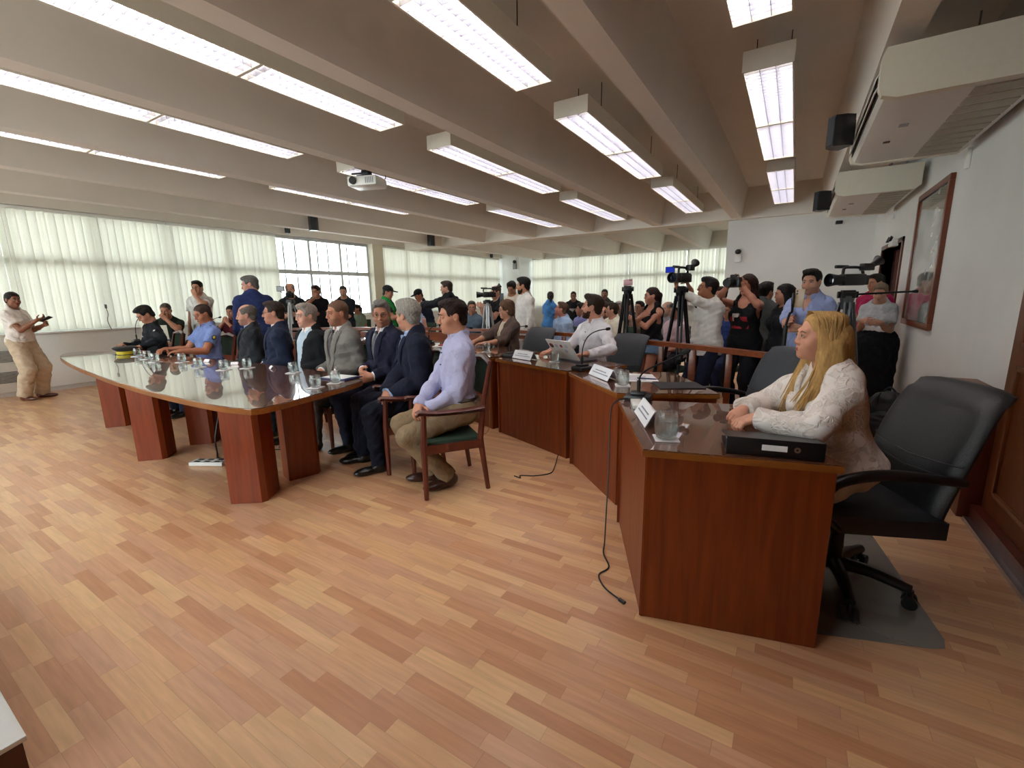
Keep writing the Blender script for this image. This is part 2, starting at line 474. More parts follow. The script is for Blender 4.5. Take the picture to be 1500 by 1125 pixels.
    for e, nm in ((-1, 'L'), (1, 'R')):
        H = P+np.array([e*.09, 0, -.0])*s
        f = (feet or {}).get(nm)
        A = np.array(f['at'], float) if f else (np.array([e*.13, .43*s, .085*s]) if sit else np.array([e*.11, -.02 if e > 0 else .03, .085*s]))
        kp = (f or {}).get('pole', (e*.25, 1, .6) if sit else (e*.12, 1, 0))
        if knees: kp = knees.get(nm, kp)
        K, A = ik(H, A, .435*s, .42*s, kp)
        toe = unit((f or {}).get('toe', (e*.22, 1, 0)))
        leg[e] = (H, K, A, toe)
    lg = s*(.6+.4*g)
    legp = {}
    for e in leg:
        H, K, A, toe = leg[e]
        legp[e] = [(cap(H, K, .088*lg, .060*lg), .03), (cap(K, K*.7+A*.3+np.array([0, -.012, 0]), .056*lg, .056*lg), .02), (cap(K*.7+A*.3+np.array([0, -.012, 0]), A, .054*lg, .036*lg), .02)]
    # ---- body: one continuous surface
    ops = [U(p, k) for p, k in torso]
    if sit: ops.append(U(ell(P+np.array([0, -.05, -.0])*s, (.165*s, .11*s, .09*s)), .04))
    for e in leg:
        ops += [U(p, k) for p, k in legp[e]]
        A, toe = leg[e][2], leg[e][3]
        ops.append(U(cap(A+np.array([0, 0, -.05*s])-toe*.02, A+toe*.14*s+np.array([0, 0, -.06*s]), .03*s, .02*s), .02))
    for e in arm: ops += [U(p, k) for p, k in up_arm[e]+lo_arm[e]]
    ops += [U(cap(HCb-nd*.03, hp(0, -.022, -.045), nr*1.08, nr), .03)]
    ops += [he((0, -.015, .035), (.076, .096, .085)), he((0, .020, -.03), (.061, .070, .084), .03), he((0, .036, -.076), (.047 if not female else .042, .05, .042), .03),
            he((0, .074, -.100), (.020, .018, .016), .02)]
    ops += [he((e*.040, .056, -.034), (.024, .026, .026), .025) for e in (-1, 1)]
    ops += [hc((-.034, .080, .024), (.034, .080, .024), .011, k=.018)]
    for e in (-1, 1): ops.append(S(ell(hp(e*.031, .098, .004), tuple(v*hs for v in (.017, .015, .011)), HR), .012))
    ops += [hc((0, .087, .014), (0, .103 if female else .1065, -.030), .0085, .0105 if female else .0125, .012)]
    ops += [he((e*.0125, .098, -.036), (.0085, .011, .008), .006) for e in (-1, 1)]
    ops += [he((e*.031, .081, .004), (.0165, .0135, .0125), .004) for e in (-1, 1)]
    ops += [he((0, .085, -.067), (.024, .014, .013), .012)]
    for e in (-1, 1):
        ops += [he((e*.078, -.008, -.008), (.009, .020, .031), .006), S(ell(hp(e*.088, .0, -.006), tuple(v*hs for v in (.006, .009, .016)), HR), .004)]
    hsc = s*(.9 if female else 1.)
    fine = []; hv = hfine or max(.0028, min(.0045, vox*.45))
    for e in arm:
        _a, el, wr, d, n, curl, sp = arm[e]
        ho = hand_ops(wr, d, n, e, hsc, curl, 0, sp); ops += ho
        a, b = ops_box(ho, .006); fine.append([a, b, hv])
    fine.append([hp(0, 0, 0)-.145*hs, hp(0, 0, 0)+.145*hs, max(.0035, min(.0065, vox*.6))])
    i = 0
    while i < len(fine):                       # boxes that meet become one
        for j in range(i+1, len(fine)):
            if (fine[i][0] < fine[j][1]).all() and (fine[j][0] < fine[i][1]).all():
                fine[i] = [np.minimum(fine[i][0], fine[j][0]), np.maximum(fine[i][1], fine[j][1]), min(fine[i][2], fine[j][2])+.0006]
                fine.pop(j); i = -1; break
        i += 1
    sk = skin(skinc); c = [int(skinc[q:q+2], 16) for q in (0, 2, 4)]
    lips = mat('lips_'+skinc, '%02x%02x%02x' % (int(c[0]*(.86 if female else .88)), int(c[1]*(.62 if female else .76)), int(c[2]*(.62 if female else .76))), .4)
    stub = mat('stubble_'+skinc, '%02x%02x%02x' % tuple(int(v*.84) for v in c), .6)
    def post(V, Q, L):
        if beard == 'stubble':
            ctr = V[Q].mean(1)-HC; lz = ctr@hu/hs; ly = ctr@lk/hs; lx = np.abs(ctr@hx)/hs
            m = (L == 0) & (lz < -.046-.02*(ly < .05)*0) & (lz > -.13) & (ly > .0) & ((lz < -.053) | (lx > .012)) & (lx < .075)
            L = np.where(m, 2, L)
        return L
    body = sdf_obj('person', ops, vox, [sk, lips, stub], fine=fine, post=post)
    body.location = (x, y, z0); body.rotation_euler = (0, 0, ang); tag(body, label, 'person', group)
    # ---- face details
    hcol = hair[1] if hair else '2a2018'
    hm = hairm(hcol)
    for e in (-1, 1):
        mb = MB(); mb.sphere((0, 0, 0), .0118*hs, 14, 10)
        mb.cur = 1; mb.lathe([(.0058*hs, .0104*hs), (.0048*hs, .0116*hs), (.002*hs, .0124*hs), (.0001, .0126*hs)], n=12, R=np.stack([hx, -hu, lk]).T)
        o = mb.build('eye', [EYEW, IRIS], body); o.location = hp(e*.031, .0835, .003)
        mb = MB(); mb.tube([hp(e*.015, .096, .021), hp(e*.031, .0965, .027), hp(e*.048, .083, .020)], [.0032*hs, .0036*hs, .0022*hs], 6)
        mb.tube([hp(e*.018, .0925, .0075), hp(e*.031, .0965, .0115), hp(e*.045, .088, .0065)], [.0012*hs, .0018*hs, .0012*hs], 5)
        mb.build('eyebrow', mat('brow_'+hcol, '%02x%02x%02x' % tuple(int(int(hcol[q:q+2], 16)*.7) for q in (0, 2, 4)), .7), body)
    mb = MB()
    mb.tube([hp(-.0235, .0865, -.0668), hp(-.009, .0975, -.0625), hp(0, .0985, -.0638), hp(.009, .0975, -.0625), hp(.0235, .0865, -.0668)], [.0012*hs, .0042*hs, .0038*hs, .0042*hs, .0012*hs], 8)
    mb.tube([hp(-.021, .0865, -.0685), hp(-.009, .0965, -.0728), hp(0, .0975, -.0734), hp(.009, .0965, -.0728), hp(.021, .0865, -.0685)], [.0012*hs, .0046*hs, .0050*hs, .0046*hs, .0012*hs], 8)
    mb.cur = 1; mb.tube([hp(-.0245, .087, -.0672), hp(-.009, .0995, -.0680), hp(0, .1012, -.0684), hp(.009, .0995, -.0680), hp(.0245, .087, -.0672)], [.0008*hs, .0013*hs, .0014*hs, .0013*hs, .0008*hs], 6)
    mb.build('lips', [lips, mat('mouth_line', '4a2320', .5)], body)
    if beard and beard != 'stubble':
        bo = [he((0, .022, -.034), (.066, .075, .088), .01), he((0, .038, -.080), (.053, .056, .046), .02), he((0, .074, -.104), (.026, .024, .022), .02)]
        bo += [('cut', hu, float(hu@hp(0, 0, -.044)), 0), ('cut', -lk, float(-lk@hp(0, .008, 0)), 0), S(ell(hp(0, .095, -.066), tuple(v*hs for v in (.018, .022, .009)), HR), .004),
               S(ell(hp(0, .10, -.028), tuple(v*hs for v in (.030, .05, .026)), HR), .008), NOISE(.002, .015, 5)]
        sdf_obj('beard', bo, max(.004, vox*.6), hairm(beard), body)
    if eyewear:
        mb = MB()
        for e in (-1, 1):
            cc = [hp(e*(.033+.021*math.cos(t)), .104-.010*abs(math.cos(t))*(math.cos(t) > 0), .001+.0165*math.sin(t)) for t in np.linspace(0, 2*PI, 19)]
            mb.tube(cc, .0016*hs, 5, False)
            mb.tube([hp(e*.054, .094, .004), hp(e*.074, .07, .008), hp(e*.082, -.005, .010)], .0016*hs, 5)
        mb.tube([hp(-.012, .107, .004), hp(0, .110, .007), hp(.012, .107, .004)], .0016*hs, 5)
        mb.build('glasses', mat('eyewear_'+eyewear, eyewear, .3, .3), body)
    # ---- hair
    if hair and hair[0] != 'none':
        st = hair[0]; hv2 = max(.004, min(.008, vox*.7))
        oo = [he((0, -.014, .042), (.083, .104, .088), .01)]
        if st in ('short', 'thick', 'buzz', 'bald', 'quiff'):
            e_ = {'buzz': -.003, 'thick': .007, 'quiff': .003}.get(st, .0)
            oo = [he((0, -.014, .042), (.083+e_, .104+e_, .087+e_), .01), he((0, -.052, -.03), (.066, .052, .062), .02)]
            if st in ('thick', 'quiff', 'short'): oo.append(he((0, .030, .098+e_), (.062+e_, .064, .030), .02))
            if st == 'quiff': oo.append(he((.01, .062, .108), (.052, .030, .026), .02))
            oo += [S(rbox(hp(0, .125, -.035), tuple(v*hs for v in (.12, .072, .108)), HR, .035*hs), .012),
                   S(ell(hp(0, .07, -.06), tuple(v*hs for v in (.10, .075, .07)), HR), .01)]
            if st == 'bald': oo += [S(ell(hp(0, .035, .125), tuple(v*hs for v in (.066, .10, .075)), HR), .012)]
            for e in (-1, 1): oo.append(S(ell(hp(e*.085, .004, -.018), tuple(v*hs for v in (.03, .028, .036)), HR), .006))
            oo.append(('cut', -(hu*.94-lk*.3), float(-(hu*.94-lk*.3)@hp(0, -.07, -.082)), 0))
            oo.append(NOISE(.0016 if st != 'buzz' else .0006, .020, 3))
        else:
            oo.append(he((0, -.055, -.02), (.074, .055, .075), .03))
            if st == 'bob':
                oo += [he((0, -.022, .052), (.098, .115, .096), .02), he((0, -.055, -.03), (.09, .07, .085), .03)]
            oo += [S(rbox(hp(0, .125, -.05), tuple(v*hs for v in (.072, .078, .118)), HR, .045*hs), .014)]
            if st == 'long':
                for e in (-1, 1):
                    oo += [hc((e*.066, .004, .02), (e*.078, -.015, -.12), .026, .034, .02), hc((e*.078, -.015, -.12), (e*.075, -.01, -.27), .034, .022, .02)]
                oo += [hc((0, -.075, 0), (0, -.085, -.15), .075, .07, .03), hc((-.03, -.085, -.14), (-.03, -.095, -.30), .05, .03, .02), hc((.03, -.085, -.14), (.03, -.095, -.30), .05, .03, .02)]
            if st == 'tied':
                oo += [hc((0, -.095, .02), (0, -.125, -.0), .03, .03, .02), hc((0, -.125, -.0), (.01, -.13, -.15), .034, .014, .02)]
            if st == 'bun': oo += [he((0, -.105, .04), (.042, .036, .042), .02)]
            oo += [S(ell(hp(0, .085, -.06), tuple(v*hs for v in (.058, .07, .09)), HR), .01)]
            if st in ('tied', 'bun'):
                oo.append(('cut', -hu, float(-hu@hp(0, 0, -.16)), 0))
                for e in (-1, 1): oo.append(S(ell(hp(e*.085, .004, -.03), tuple(v*hs for v in (.022, .024, .036)), HR), .006))
            oo.append(NOISE(.0016, .022, 4))
        sdf_obj('hair', oo, hv2, hm, body)
    if cap_hat:
        co = [he((0, -.012, .058), (.091, .110, .085), .01), ('cut', -hu, float(-hu@hp(0, 0, .045)), 0),
              he((0, .115, .052), (.068, .085, .012), .012)]
        sdf_obj('cap', co, max(.005, vox*.6), cloth(cap_hat), body)
    # ---- clothes
    hemz = float(P[2])
    ne = .012
    tuck = True
    def arms_ops(e_, frac, k=.02, flare=0., cuff=None):
        oo = []
        for e in arm:
            a, el, wr = arm[e][:3]
            oo.append(U(grow(up_arm[e][1][0], e_), .03))
            if frac <= 1:
                b = a+(el-a)*frac; oo.append(U(cap(a, b, .052*am+e_, .046*am+e_+flare, True), k))
            else:
                oo.append(U(grow(up_arm[e][0][0], e_), k)); f = frac-1; m = el*.62+wr*.38
                if f >= .99: b = wr-unit(wr-el)*.004
                else: b = el+(wr-el)*f
                oo.append(U(cap(el, m if f > .38 else b, .042*am+e_, .041*am+e_, f <= .38), k))
                if f > .38: oo.append(U(cap(m, b, .041*am+e_, (.030 if f > .9 else .036)*am+e_, True), k))
        return oo
    def torso_ops(e_, hem, kk=1.):
        oo = [U(grow(p, e_), k*kk) for p, k in torso]
        if not sit and hem < -.02: oo.append(U(cap(P+np.array([0, -.012, .0]), P+Up*(hem-.03)*s, .15*s*(.5+.5*g)+e_, .152*s*(.5+.5*g)+e_), .05))
        if sit and hem < .0: oo.append(U(ell(P+np.array([0, -.03, .0])*s, (.168*s*(.5+.5*g)+e_, .135*s+e_, .10*s)), .05))
        oo.append(('cut', -Up, float(-Up@(P+Up*hem*s)), 0))
        return oo
    sd = int(abs(x*37+y*91)) % 997
    if top:
        kind, colr = top[0], top[1]
        o_ = dict(top[2]) if len(top) > 2 else {}
        tm = o_.get('mat') or cloth(colr)
        tuck = o_.get('tuck', kind in ('shirt', 'blouse', 'roll'))
        if jacket: tuck = True
        if not tuck: ne = .022
        frac = {'shirt': 2., 'tee': .62, 'polo': .62, 'tank': 0, 'blouse': 1.5, 'roll': 1.55, 'cardigan': 1.6, 'sweater': 2.}[kind]
        hem = .07 if tuck else o_.get('hem', -.03 if sit else -.10)
        oo = torso_ops(ne, hem)
        if kind == 'tank':
            oo = [q for q in oo]
            for e in arm: oo.append(S(cap(pt(e*(sw+.03), -.01, .50), pt(e*(sw+.0), -.01, .33), .060*s), .01))
            oo.append(S(ell(pt(0, .07, .50), (.085*s, .10*s, .11*s), T), .012))
        else:
            fr = frac
            oo += arms_ops(.012+(.004 if fr < 1 and not jacket else 0), fr, flare=.010 if fr < 1 and not jacket else 0.)
        oo.append(NOISE(.0012 if jacket else .0038, .085, sd))
        oo.append(S(cap(HCb-nd*.02+Fw*.01, HCb+nd*.2+Fw*.02, nr+.008, nr+.016), .01))
        if kind in ('tee', 'sweater'): oo.append(S(ell(pt(0, .03, .555), (.075*s, .09*s, .05*s), T), .01))
        if neck_open: oo.append(('v', P, T, (.50-neck_open)*s, .54*s, .004, .055*s, .02))
        sh_o = sdf_obj({'tee': 't_shirt', 'tank': 'tank_top', 'polo': 'polo_shirt', 'roll': 'shirt'}.get(kind, kind), oo, vox, tm, body)
        if kind in ('shirt', 'roll', 'polo', 'blouse') and not o_.get('nocollar'):
            cm = o_.get('collar') or tm; co = []
            cb = HCb+nd*.012; ca = np.stack([Rt, unit(np.cross(nd, Rt)), nd])
            for t in np.linspace(.15*PI, 1.85*PI, 22):
                p = cb+Rt*math.sin(t)*(nr+.010)*1.02+ca[1]*math.cos(t)*(nr+.013)*(1 if True else 0)
                co.append(U(rbox(p, (.010, .010, .019*s), np.stack([ca[0], ca[1], ca[2]]), .006), .012))
            for e in (-1, 1):
                q = cb+ca[1]*(nr+.016)+Rt*e*.022-nd*.012
                q2 = pt(e*(.055), 0, 0); q2 = q+Rt*e*.028*s-Up*.034*s+Fw*.010
                co.append(U(cap(q, q2, .010*s, .006*s), .008))
            sdf_obj('collar', co, max(.0045, vox*.6), cm, sh_o)
        if o_.get('buttons'):
            for u in np.linspace(.08, .42, 5):
                mb = MB()
                f = np.linspace(.02, .3, 120); pts = np.array([pt(0, q, u) for q in f]); dd = opval(oo, pts); fi = f[np.argmax(dd > .002)]
                mb.sphere(pt(0, fi, u), .006, 8, 6); mb.build('button', mat('button_dark', '2a3350', .3), sh_o)
        if o_.get('badge'):
            for (r, u, w, hh, colb) in o_['badge']:
                f = np.linspace(.02, .3, 160); pts = np.array([pt(r, q, u) for q in f]); dd = opval(oo, pts); fi = f[np.argmax(dd > .006)]
                MB().box(pt(r, fi, u), (w, .006, hh), T.T, .002).build('badge', mat('badge_'+colb, colb, .5), sh_o)
        if o_.get('patch'):
            for e, colp, colq in o_['patch']:
                a, el = arm[e][:2]; q = a+(el-a)*.36; out = unit(Rt*e+Fw*.15); ax_ = unit(el-a); out = unit(out-ax_*(out@ax_)); tg = np.cross(out, ax_)
                c0 = q+out*(.052*am+ne+.0125)
                mb = MB(); mb.sphere(c0, (.026, .034, .006), 16, 8, np.stack([tg, ax_, out]).T); mb.cur = 1
                mb.sphere(c0+out*.003, (.016, .022, .006), 14, 8, np.stack([tg, ax_, out]).T)
                mb.build('shoulder_patch', [mat('patch_'+colp, colp, .6), mat('patch_'+colq, colq, .6)], sh_o)
        if o_.get('epaulette'):
            for e in (-1, 1):
                MB().box(pt(e*sw*.72, -.015, .516), (.105*s, .05*s, .012), T.T @ roty(e*.30), .004).build('epaulette', cloth(o_['epaulette']), sh_o)
        if o_.get('print'):
            for (r, u, w, hh, colb) in o_['print']:
                f = np.linspace(.0, .3, 200); N_ = 9
                G = []
                for a in np.linspace(-.5, .5, N_):
                    row = []
                    for b_ in np.linspace(-.5, .5, N_):
                        pts = np.array([pt(r+a*w, q, u+b_*hh) for q in f]); dd = opval(oo, pts); k_ = int(np.argmax(dd > .004)); row.append(pts[k_])
                    G.append(row)
                MB().grid(np.array(G)).build('print', cloth(colb), sh_o)
    if tie:
        base = torso_ops(ne+.006, -.05); f = np.linspace(.0, .32, 240); mb = MB()
        us = np.linspace(.505, .06 if not sit else .12, 14); ring = []
        for i, u in enumerate(us):
            pts = np.array([pt(0, q, u) for q in f]); dd = opval(base, pts); fi = f[int(np.argmax(dd > .004))]
            w = (.020 if i == 0 else .016)+.026*min(1, i/10)
            ring.append((fi, u, w*s*.5*1.6))
        G = np.array([[pt(a*w/s, fi+(.006 if a == 0 else 0), u) for a in (-1, -.5, 0, .5, 1)] for fi, u, w in ring])
        ob = mb.grid(G).build('tie', mat('tie_'+tie, tie, .55, var=.25, scale=40, stretch=(3, 3, 1)), body)
        k_ = ring[0]; MB().box(pt(0, k_[0]+.006, k_[1]), (.034*s, .022, .032*s), T.T, .008).build('tie_knot', mat('tie_'+tie, tie, .55), ob)
    if jacket:
        jc = jacket[0]; jo = dict(jacket[1]) if len(jacket) > 1 else {}
        jm = jo.get('mat') or cloth(jc); je = ne+.013; tuck = True
        hem = jo.get('hem', -.03 if sit else -.17)
        oo = torso_ops(je, hem)
        oo += arms_ops(.028, jo.get('sleeve', 1.95))
        oo.append(NOISE(.0045, .11, sd+1))
        vb = jo.get('v', .20); wt = jo.get('wt', .062)
        oo.append(('v', P, T, vb*s, .53*s, .003, wt*s, .02))
        if jo.get('open'): oo.append(('v', P, T, -.3*s, vb*s, jo['open'], jo['open']*.5, .02))
        oo.append(S(cap(HCb-nd*.03+Fw*.012, HCb+nd*.2+Fw*.02, nr+.016, nr+.022), .01))
        jk = sdf_obj(jo.get('name', 'jacket'), oo, vox, jm, body)
        if jo.get('lapel', True):
            lo_ = []; f = np.linspace(-.02, .34, 300); tb = torso_ops(je, -.3)
            for e in (-1, 1):
                prev = None
                for i, u in enumerate(np.linspace(vb+.012, .50, 26)):
                    t = (u-vb)/(.53-vb); wv = .003+(wt-.003)*t; wl = .012+.030*math.sin(min(1, t*1.25)*PI*.62)
                    for j in (0, .25, .5, .75, 1):
                        r = e*(wv+wl*j)
                        pts = np.array([pt(r, q, u) for q in f]); dd = opval(tb, pts); k_ = len(f)-1-int(np.argmax((dd < .002)[::-1]))
                        lo_.append(U(ell(pts[min(k_+2, len(f)-1)], (.011*s, .0065*s, .016*s), T), .008))
            for t in np.linspace(.32*PI, 1.68*PI, 18):
                p = HCb-nd*.004+Rt*math.sin(t)*(nr+.024)+unit(np.cross(nd, Rt))*(math.cos(t)*(nr+.026)+.006)
                lo_.append(U(rbox(p, (.014, .012, .020*s), np.stack([Rt, unit(np.cross(nd, Rt)), nd]), .009), .012))
            sdf_obj('lapel', lo_, max(.0045, vox*.6), jo.get('lmat') or jm, jk)
    if vest:
        oo = torso_ops(ne+.012, -.05)+[NOISE(.004, .1, sd+3)]
        for e in arm: oo.append(S(cap(pt(e*(sw+.035), -.01, .50), pt(e*(sw+.02), -.01, .32), .055*s), .01))
        oo += [S(cap(HCb-nd*.03+Fw*.012, HCb+nd*.2+Fw*.02, nr+.02, nr+.03), .01), ('v', P, T, -.3*s, .53*s, .03, .06*s, .02)]
        sdf_obj('vest', oo, vox, cloth(vest), body)
    if bottom:
        kind, colb = bottom[0], bottom[1]; bm_ = bottom[2] if len(bottom) > 2 else cloth(colb)
        be = .014
        oo = [U(grow(torso[0][0], be), .04), U(grow(torso[1][0], be-.006), .05)]
        if sit: oo.append(U(ell(P+np.array([0, -.05, .0])*s, (.170*s+be, .115*s+be, .092*s)), .04))
        oo.append(('cut', Up, float(Up@(P+Up*.10*s)), 0))
        for e in leg:
            H, K, A, toe = leg[e]
            wide = .02 if kind == 'wide' else 0
            if kind == 'shorts':
                oo.append(U(cap(H, H+(K-H)*.38, .092*lg+be, .086*lg+be+.01, True), .03))
            elif kind == 'skirt':
                oo.append(U(cap(P+(0, 0, -.02), (leg[-1][2]+leg[1][2])/2+(0, 0, .12), .185*(.5+.5*g)+be, .20*lg+be, True), .05))
            else:
                m = K*.65+A*.35+np.array([0, -.006, 0]); b = A+(A-K)*.02-np.array([0, 0, .012])
                oo += [U(cap(H, K, .090*lg+be, .064*lg+be+wide), .03), U(cap(K, m, .060*lg+be+wide, .058*lg+be+wide), .02),
                       U(cap(m, b, .058*lg+be+wide, .046*lg+be+wide*1.3, True), .02)]
        oo.append(NOISE(.0035, .08, sd+2))
        bo_ = sdf_obj({'wide': 'trousers'}.get(kind, kind), oo, vox, bm_, body)
        if len(bottom) > 3:
            cc = [P+Up*.085*s+(Rt*math.sin(t)*(.156*s*(.5+.5*g)+be)+Fw*math.cos(t)*(.108*s*g+be))*1.0 for t in np.linspace(0, 2*PI, 33)]
            MB().tube(cc, .016, 6, False).build('belt', mat('belt_'+bottom[3], bottom[3], .4), bo_)
    if shoes:
        for e in leg:
            A, toe = leg[e][2], leg[e][3]; tz = np.array([0, 0, 1.]); tr = np.cross(toe, tz); SR = np.stack([tr, toe, tz])
            flr = A[2]-.085*s
            b0 = A-np.array([0, 0, .045*s]); 
            oo = [U(ell(b0-toe*.028*s, (.037*s, .052*s, .045*s), SR), .02), U(ell(b0+toe*.10*s+np.array([0, 0, -.012*s]), (.047*s, .105*s, .034*s), SR), .03),
                  U(cap(b0, A+np.array([0, 0, .0]), .046*s, .047*s, True), .03), ('cut', np.array([0, 0, -1.]), -float(flr+.002), 0)]
            sdf_obj('shoe', oo, max(.006, vox*.8), mat('shoe_'+shoes, shoes, .28, spec=.6), body)
    if extra: extra(body, dict(P=P, T=T, pt=pt, hp=hp, HR=HR, HC=HC, arm=arm, leg=leg, s=s, hs=hs, vox=vox, oo=opval, hx=hx, lk=lk, hu=hu, he=he, hc=hc, hm=hm, sw=sw, nr=nr, HCb=HCb))
    return body
# ---------------------------------------------------------------- special materials
def floor_mat():
    m = bpy.data.materials.new('laminate_strip_floor'); m.use_nodes = True
    nt, N, L = nodes(m); b = N['Principled BSDF']
    def math_(op, a, b_=None, c=None):
        n = N.new('ShaderNodeMath'); n.operation = op
        for i, v in enumerate((a, b_, c)):
            if v is None: continue
            if isinstance(v, (int, float)): n.inputs[i].default_value = v
            else: L.new(v, n.inputs[i])
        return n.outputs[0]
    tc = N.new('ShaderNodeTexCoord'); sp = N.new('ShaderNodeSeparateXYZ'); L.new(tc.outputs['Object'], sp.inputs[0])
    X, Y = sp.outputs[0], sp.outputs[1]
    v = math_('DIVIDE', Y, .058); row = math_('FLOOR', v)
    wn = N.new('ShaderNodeTexWhiteNoise'); wn.noise_dimensions = '1D'; L.new(row, wn.inputs['W'])
    ln = math_('MULTIPLY_ADD', wn.outputs['Value'], .16, .30)
    u = math_('ADD', math_('DIVIDE', X, ln), math_('MULTIPLY', wn.outputs['Value'], 37.0)); cell = math_('FLOOR', u)
    w2 = N.new('ShaderNodeTexWhiteNoise'); w2.noise_dimensions = '2D'
    cb = N.new('ShaderNodeCombineXYZ'); L.new(row, cb.inputs[0]); L.new(cell, cb.inputs[1]); L.new(cb.outputs[0], w2.inputs['Vector'])
    rp = N.new('ShaderNodeValToRGB'); cr = rp.color_ramp; cr.interpolation = 'LINEAR'
    cols = [(0., 'c38d67'), (.2, 'd29f78'), (.4, 'cfa080'), (.6, 'dbad80'), (.8, 'e2ba8c'), (1., 'd6a681')]
    while len(cr.elements) < len(cols): cr.elements.new(.5)
    for e, (p, c) in zip(cr.elements, cols): e.position = p; e.color = lin(c)+(1,)
    L.new(w2.outputs['Value'], rp.inputs['Fac'])
    # grain along the strips, shifted per strip
    mp = N.new('ShaderNodeCombineXYZ')
    L.new(math_('ADD', math_('MULTIPLY', X, 3.0), math_('MULTIPLY', w2.outputs['Value'], 50.)), mp.inputs[0]); L.new(math_('MULTIPLY', Y, 40.), mp.inputs[1]); L.new(w2.outputs['Value'], mp.inputs[2])
    nz = N.new('ShaderNodeTexNoise'); nz.inputs['Scale'].default_value = 1.6; nz.inputs['Detail'].default_value = 4; L.new(mp.outputs[0], nz.inputs['Vector'])
    mx = N.new('ShaderNodeMix'); mx.data_type = 'RGBA'; mx.blend_type = 'MULTIPLY'
    gr = N.new('ShaderNodeValToRGB'); gr.color_ramp.elements[0].position = .3; gr.color_ramp.elements[0].color = (.86, .84, .82, 1); gr.color_ramp.elements[1].position = .75; gr.color_ramp.elements[1].color = (1.06, 1.04, 1.02, 1)
    L.new(nz.outputs['Fac'], gr.inputs['Fac']); mx.inputs[0].default_value = 1
    L.new(rp.outputs['Color'], mx.inputs[6]); L.new(gr.outputs['Color'], mx.inputs[7])
    # joints
    fv = math_('FRACT', v); fu = math_('FRACT', u)
    jv = math_('LESS_THAN', math_('MINIMUM', fv, math_('SUBTRACT', 1., fv)), .012)
    ju = math_('LESS_THAN', math_('MINIMUM', fu, math_('SUBTRACT', 1., fu)), .003)
    j = math_('MULTIPLY', math_('MAXIMUM', jv, ju), .28)
    m2 = N.new('ShaderNodeMix'); m2.data_type = 'RGBA'; L.new(j, m2.inputs[0]); L.new(mx.outputs[2], m2.inputs[6]); m2.inputs[7].default_value = lin('5a3520')+(1,)
    L.new(m2.outputs[2], b.inputs['Base Color'])
    b.inputs['Roughness'].default_value = .30; b.inputs['Specular IOR Level'].default_value = .5
    return m
def wood_mat(name, c0, c1, rough=.32, coat=.15, axis=2, scale=1.0):
    m = bpy.data.materials.new(name); m.use_nodes = True
    nt, N, L = nodes(m); b = N['Principled BSDF']
    tc = N.new('ShaderNodeTexCoord'); mp = N.new('ShaderNodeMapping'); sc = [14*scale]*3; sc[axis] = .9*scale; mp.inputs['Scale'].default_value = sc
    L.new(tc.outputs['Object'], mp.inputs['Vector'])
    n = N.new('ShaderNodeTexNoise'); n.inputs['Scale'].default_value = 2.2; n.inputs['Detail'].default_value = 5; n.inputs['Distortion'].default_value = .6
    L.new(mp.outputs[0], n.inputs['Vector'])
    rp = N.new('ShaderNodeValToRGB'); rp.color_ramp.elements[0].position = .3; rp.color_ramp.elements[1].position = .72
    rp.color_ramp.elements[0].color = lin(c0)+(1,); rp.color_ramp.elements[1].color = lin(c1)+(1,)
    L.new(n.outputs['Fac'], rp.inputs['Fac']); L.new(rp.outputs['Color'], b.inputs['Base Color'])
    b.inputs['Roughness'].default_value = rough; b.inputs['Coat Weight'].default_value = coat; b.inputs['Coat Roughness'].default_value = .1
    return m
def glass_mat(name, tint='ffffff', rough=0., ior=1.45):
    m = bpy.data.materials.new(name); m.use_nodes = True
    nt, N, L = nodes(m); N.remove(N['Principled BSDF'])
    g = N.new('ShaderNodeBsdfGlass'); g.inputs['Color'].default_value = lin(tint)+(1,); g.inputs['Roughness'].default_value = rough; g.inputs['IOR'].default_value = ior
    t = N.new('ShaderNodeBsdfTransparent'); fr = N.new('ShaderNodeMixShader'); fr.inputs[0].default_value = .35
    L.new(g.outputs[0], fr.inputs[1]); L.new(t.outputs[0], fr.inputs[2]); L.new(fr.outputs[0], N['Material Output'].inputs[0])
    return m
def pane_mat():
    m = bpy.data.materials.new('window_pane_glass'); m.use_nodes = True
    nt, N, L = nodes(m); N.remove(N['Principled BSDF'])
    g = N.new('ShaderNodeBsdfGlossy'); g.inputs['Roughness'].default_value = .02; t = N.new('ShaderNodeBsdfTransparent'); t.inputs[0].default_value = (.95, .98, .98, 1)
    f = N.new('ShaderNodeFresnel'); f.inputs[0].default_value = 1.45; mx = N.new('ShaderNodeMixShader')
    L.new(f.outputs[0], mx.inputs[0]); L.new(t.outputs[0], mx.inputs[1]); L.new(g.outputs[0], mx.inputs[2]); L.new(mx.outputs[0], N['Material Output'].inputs[0])
    return m
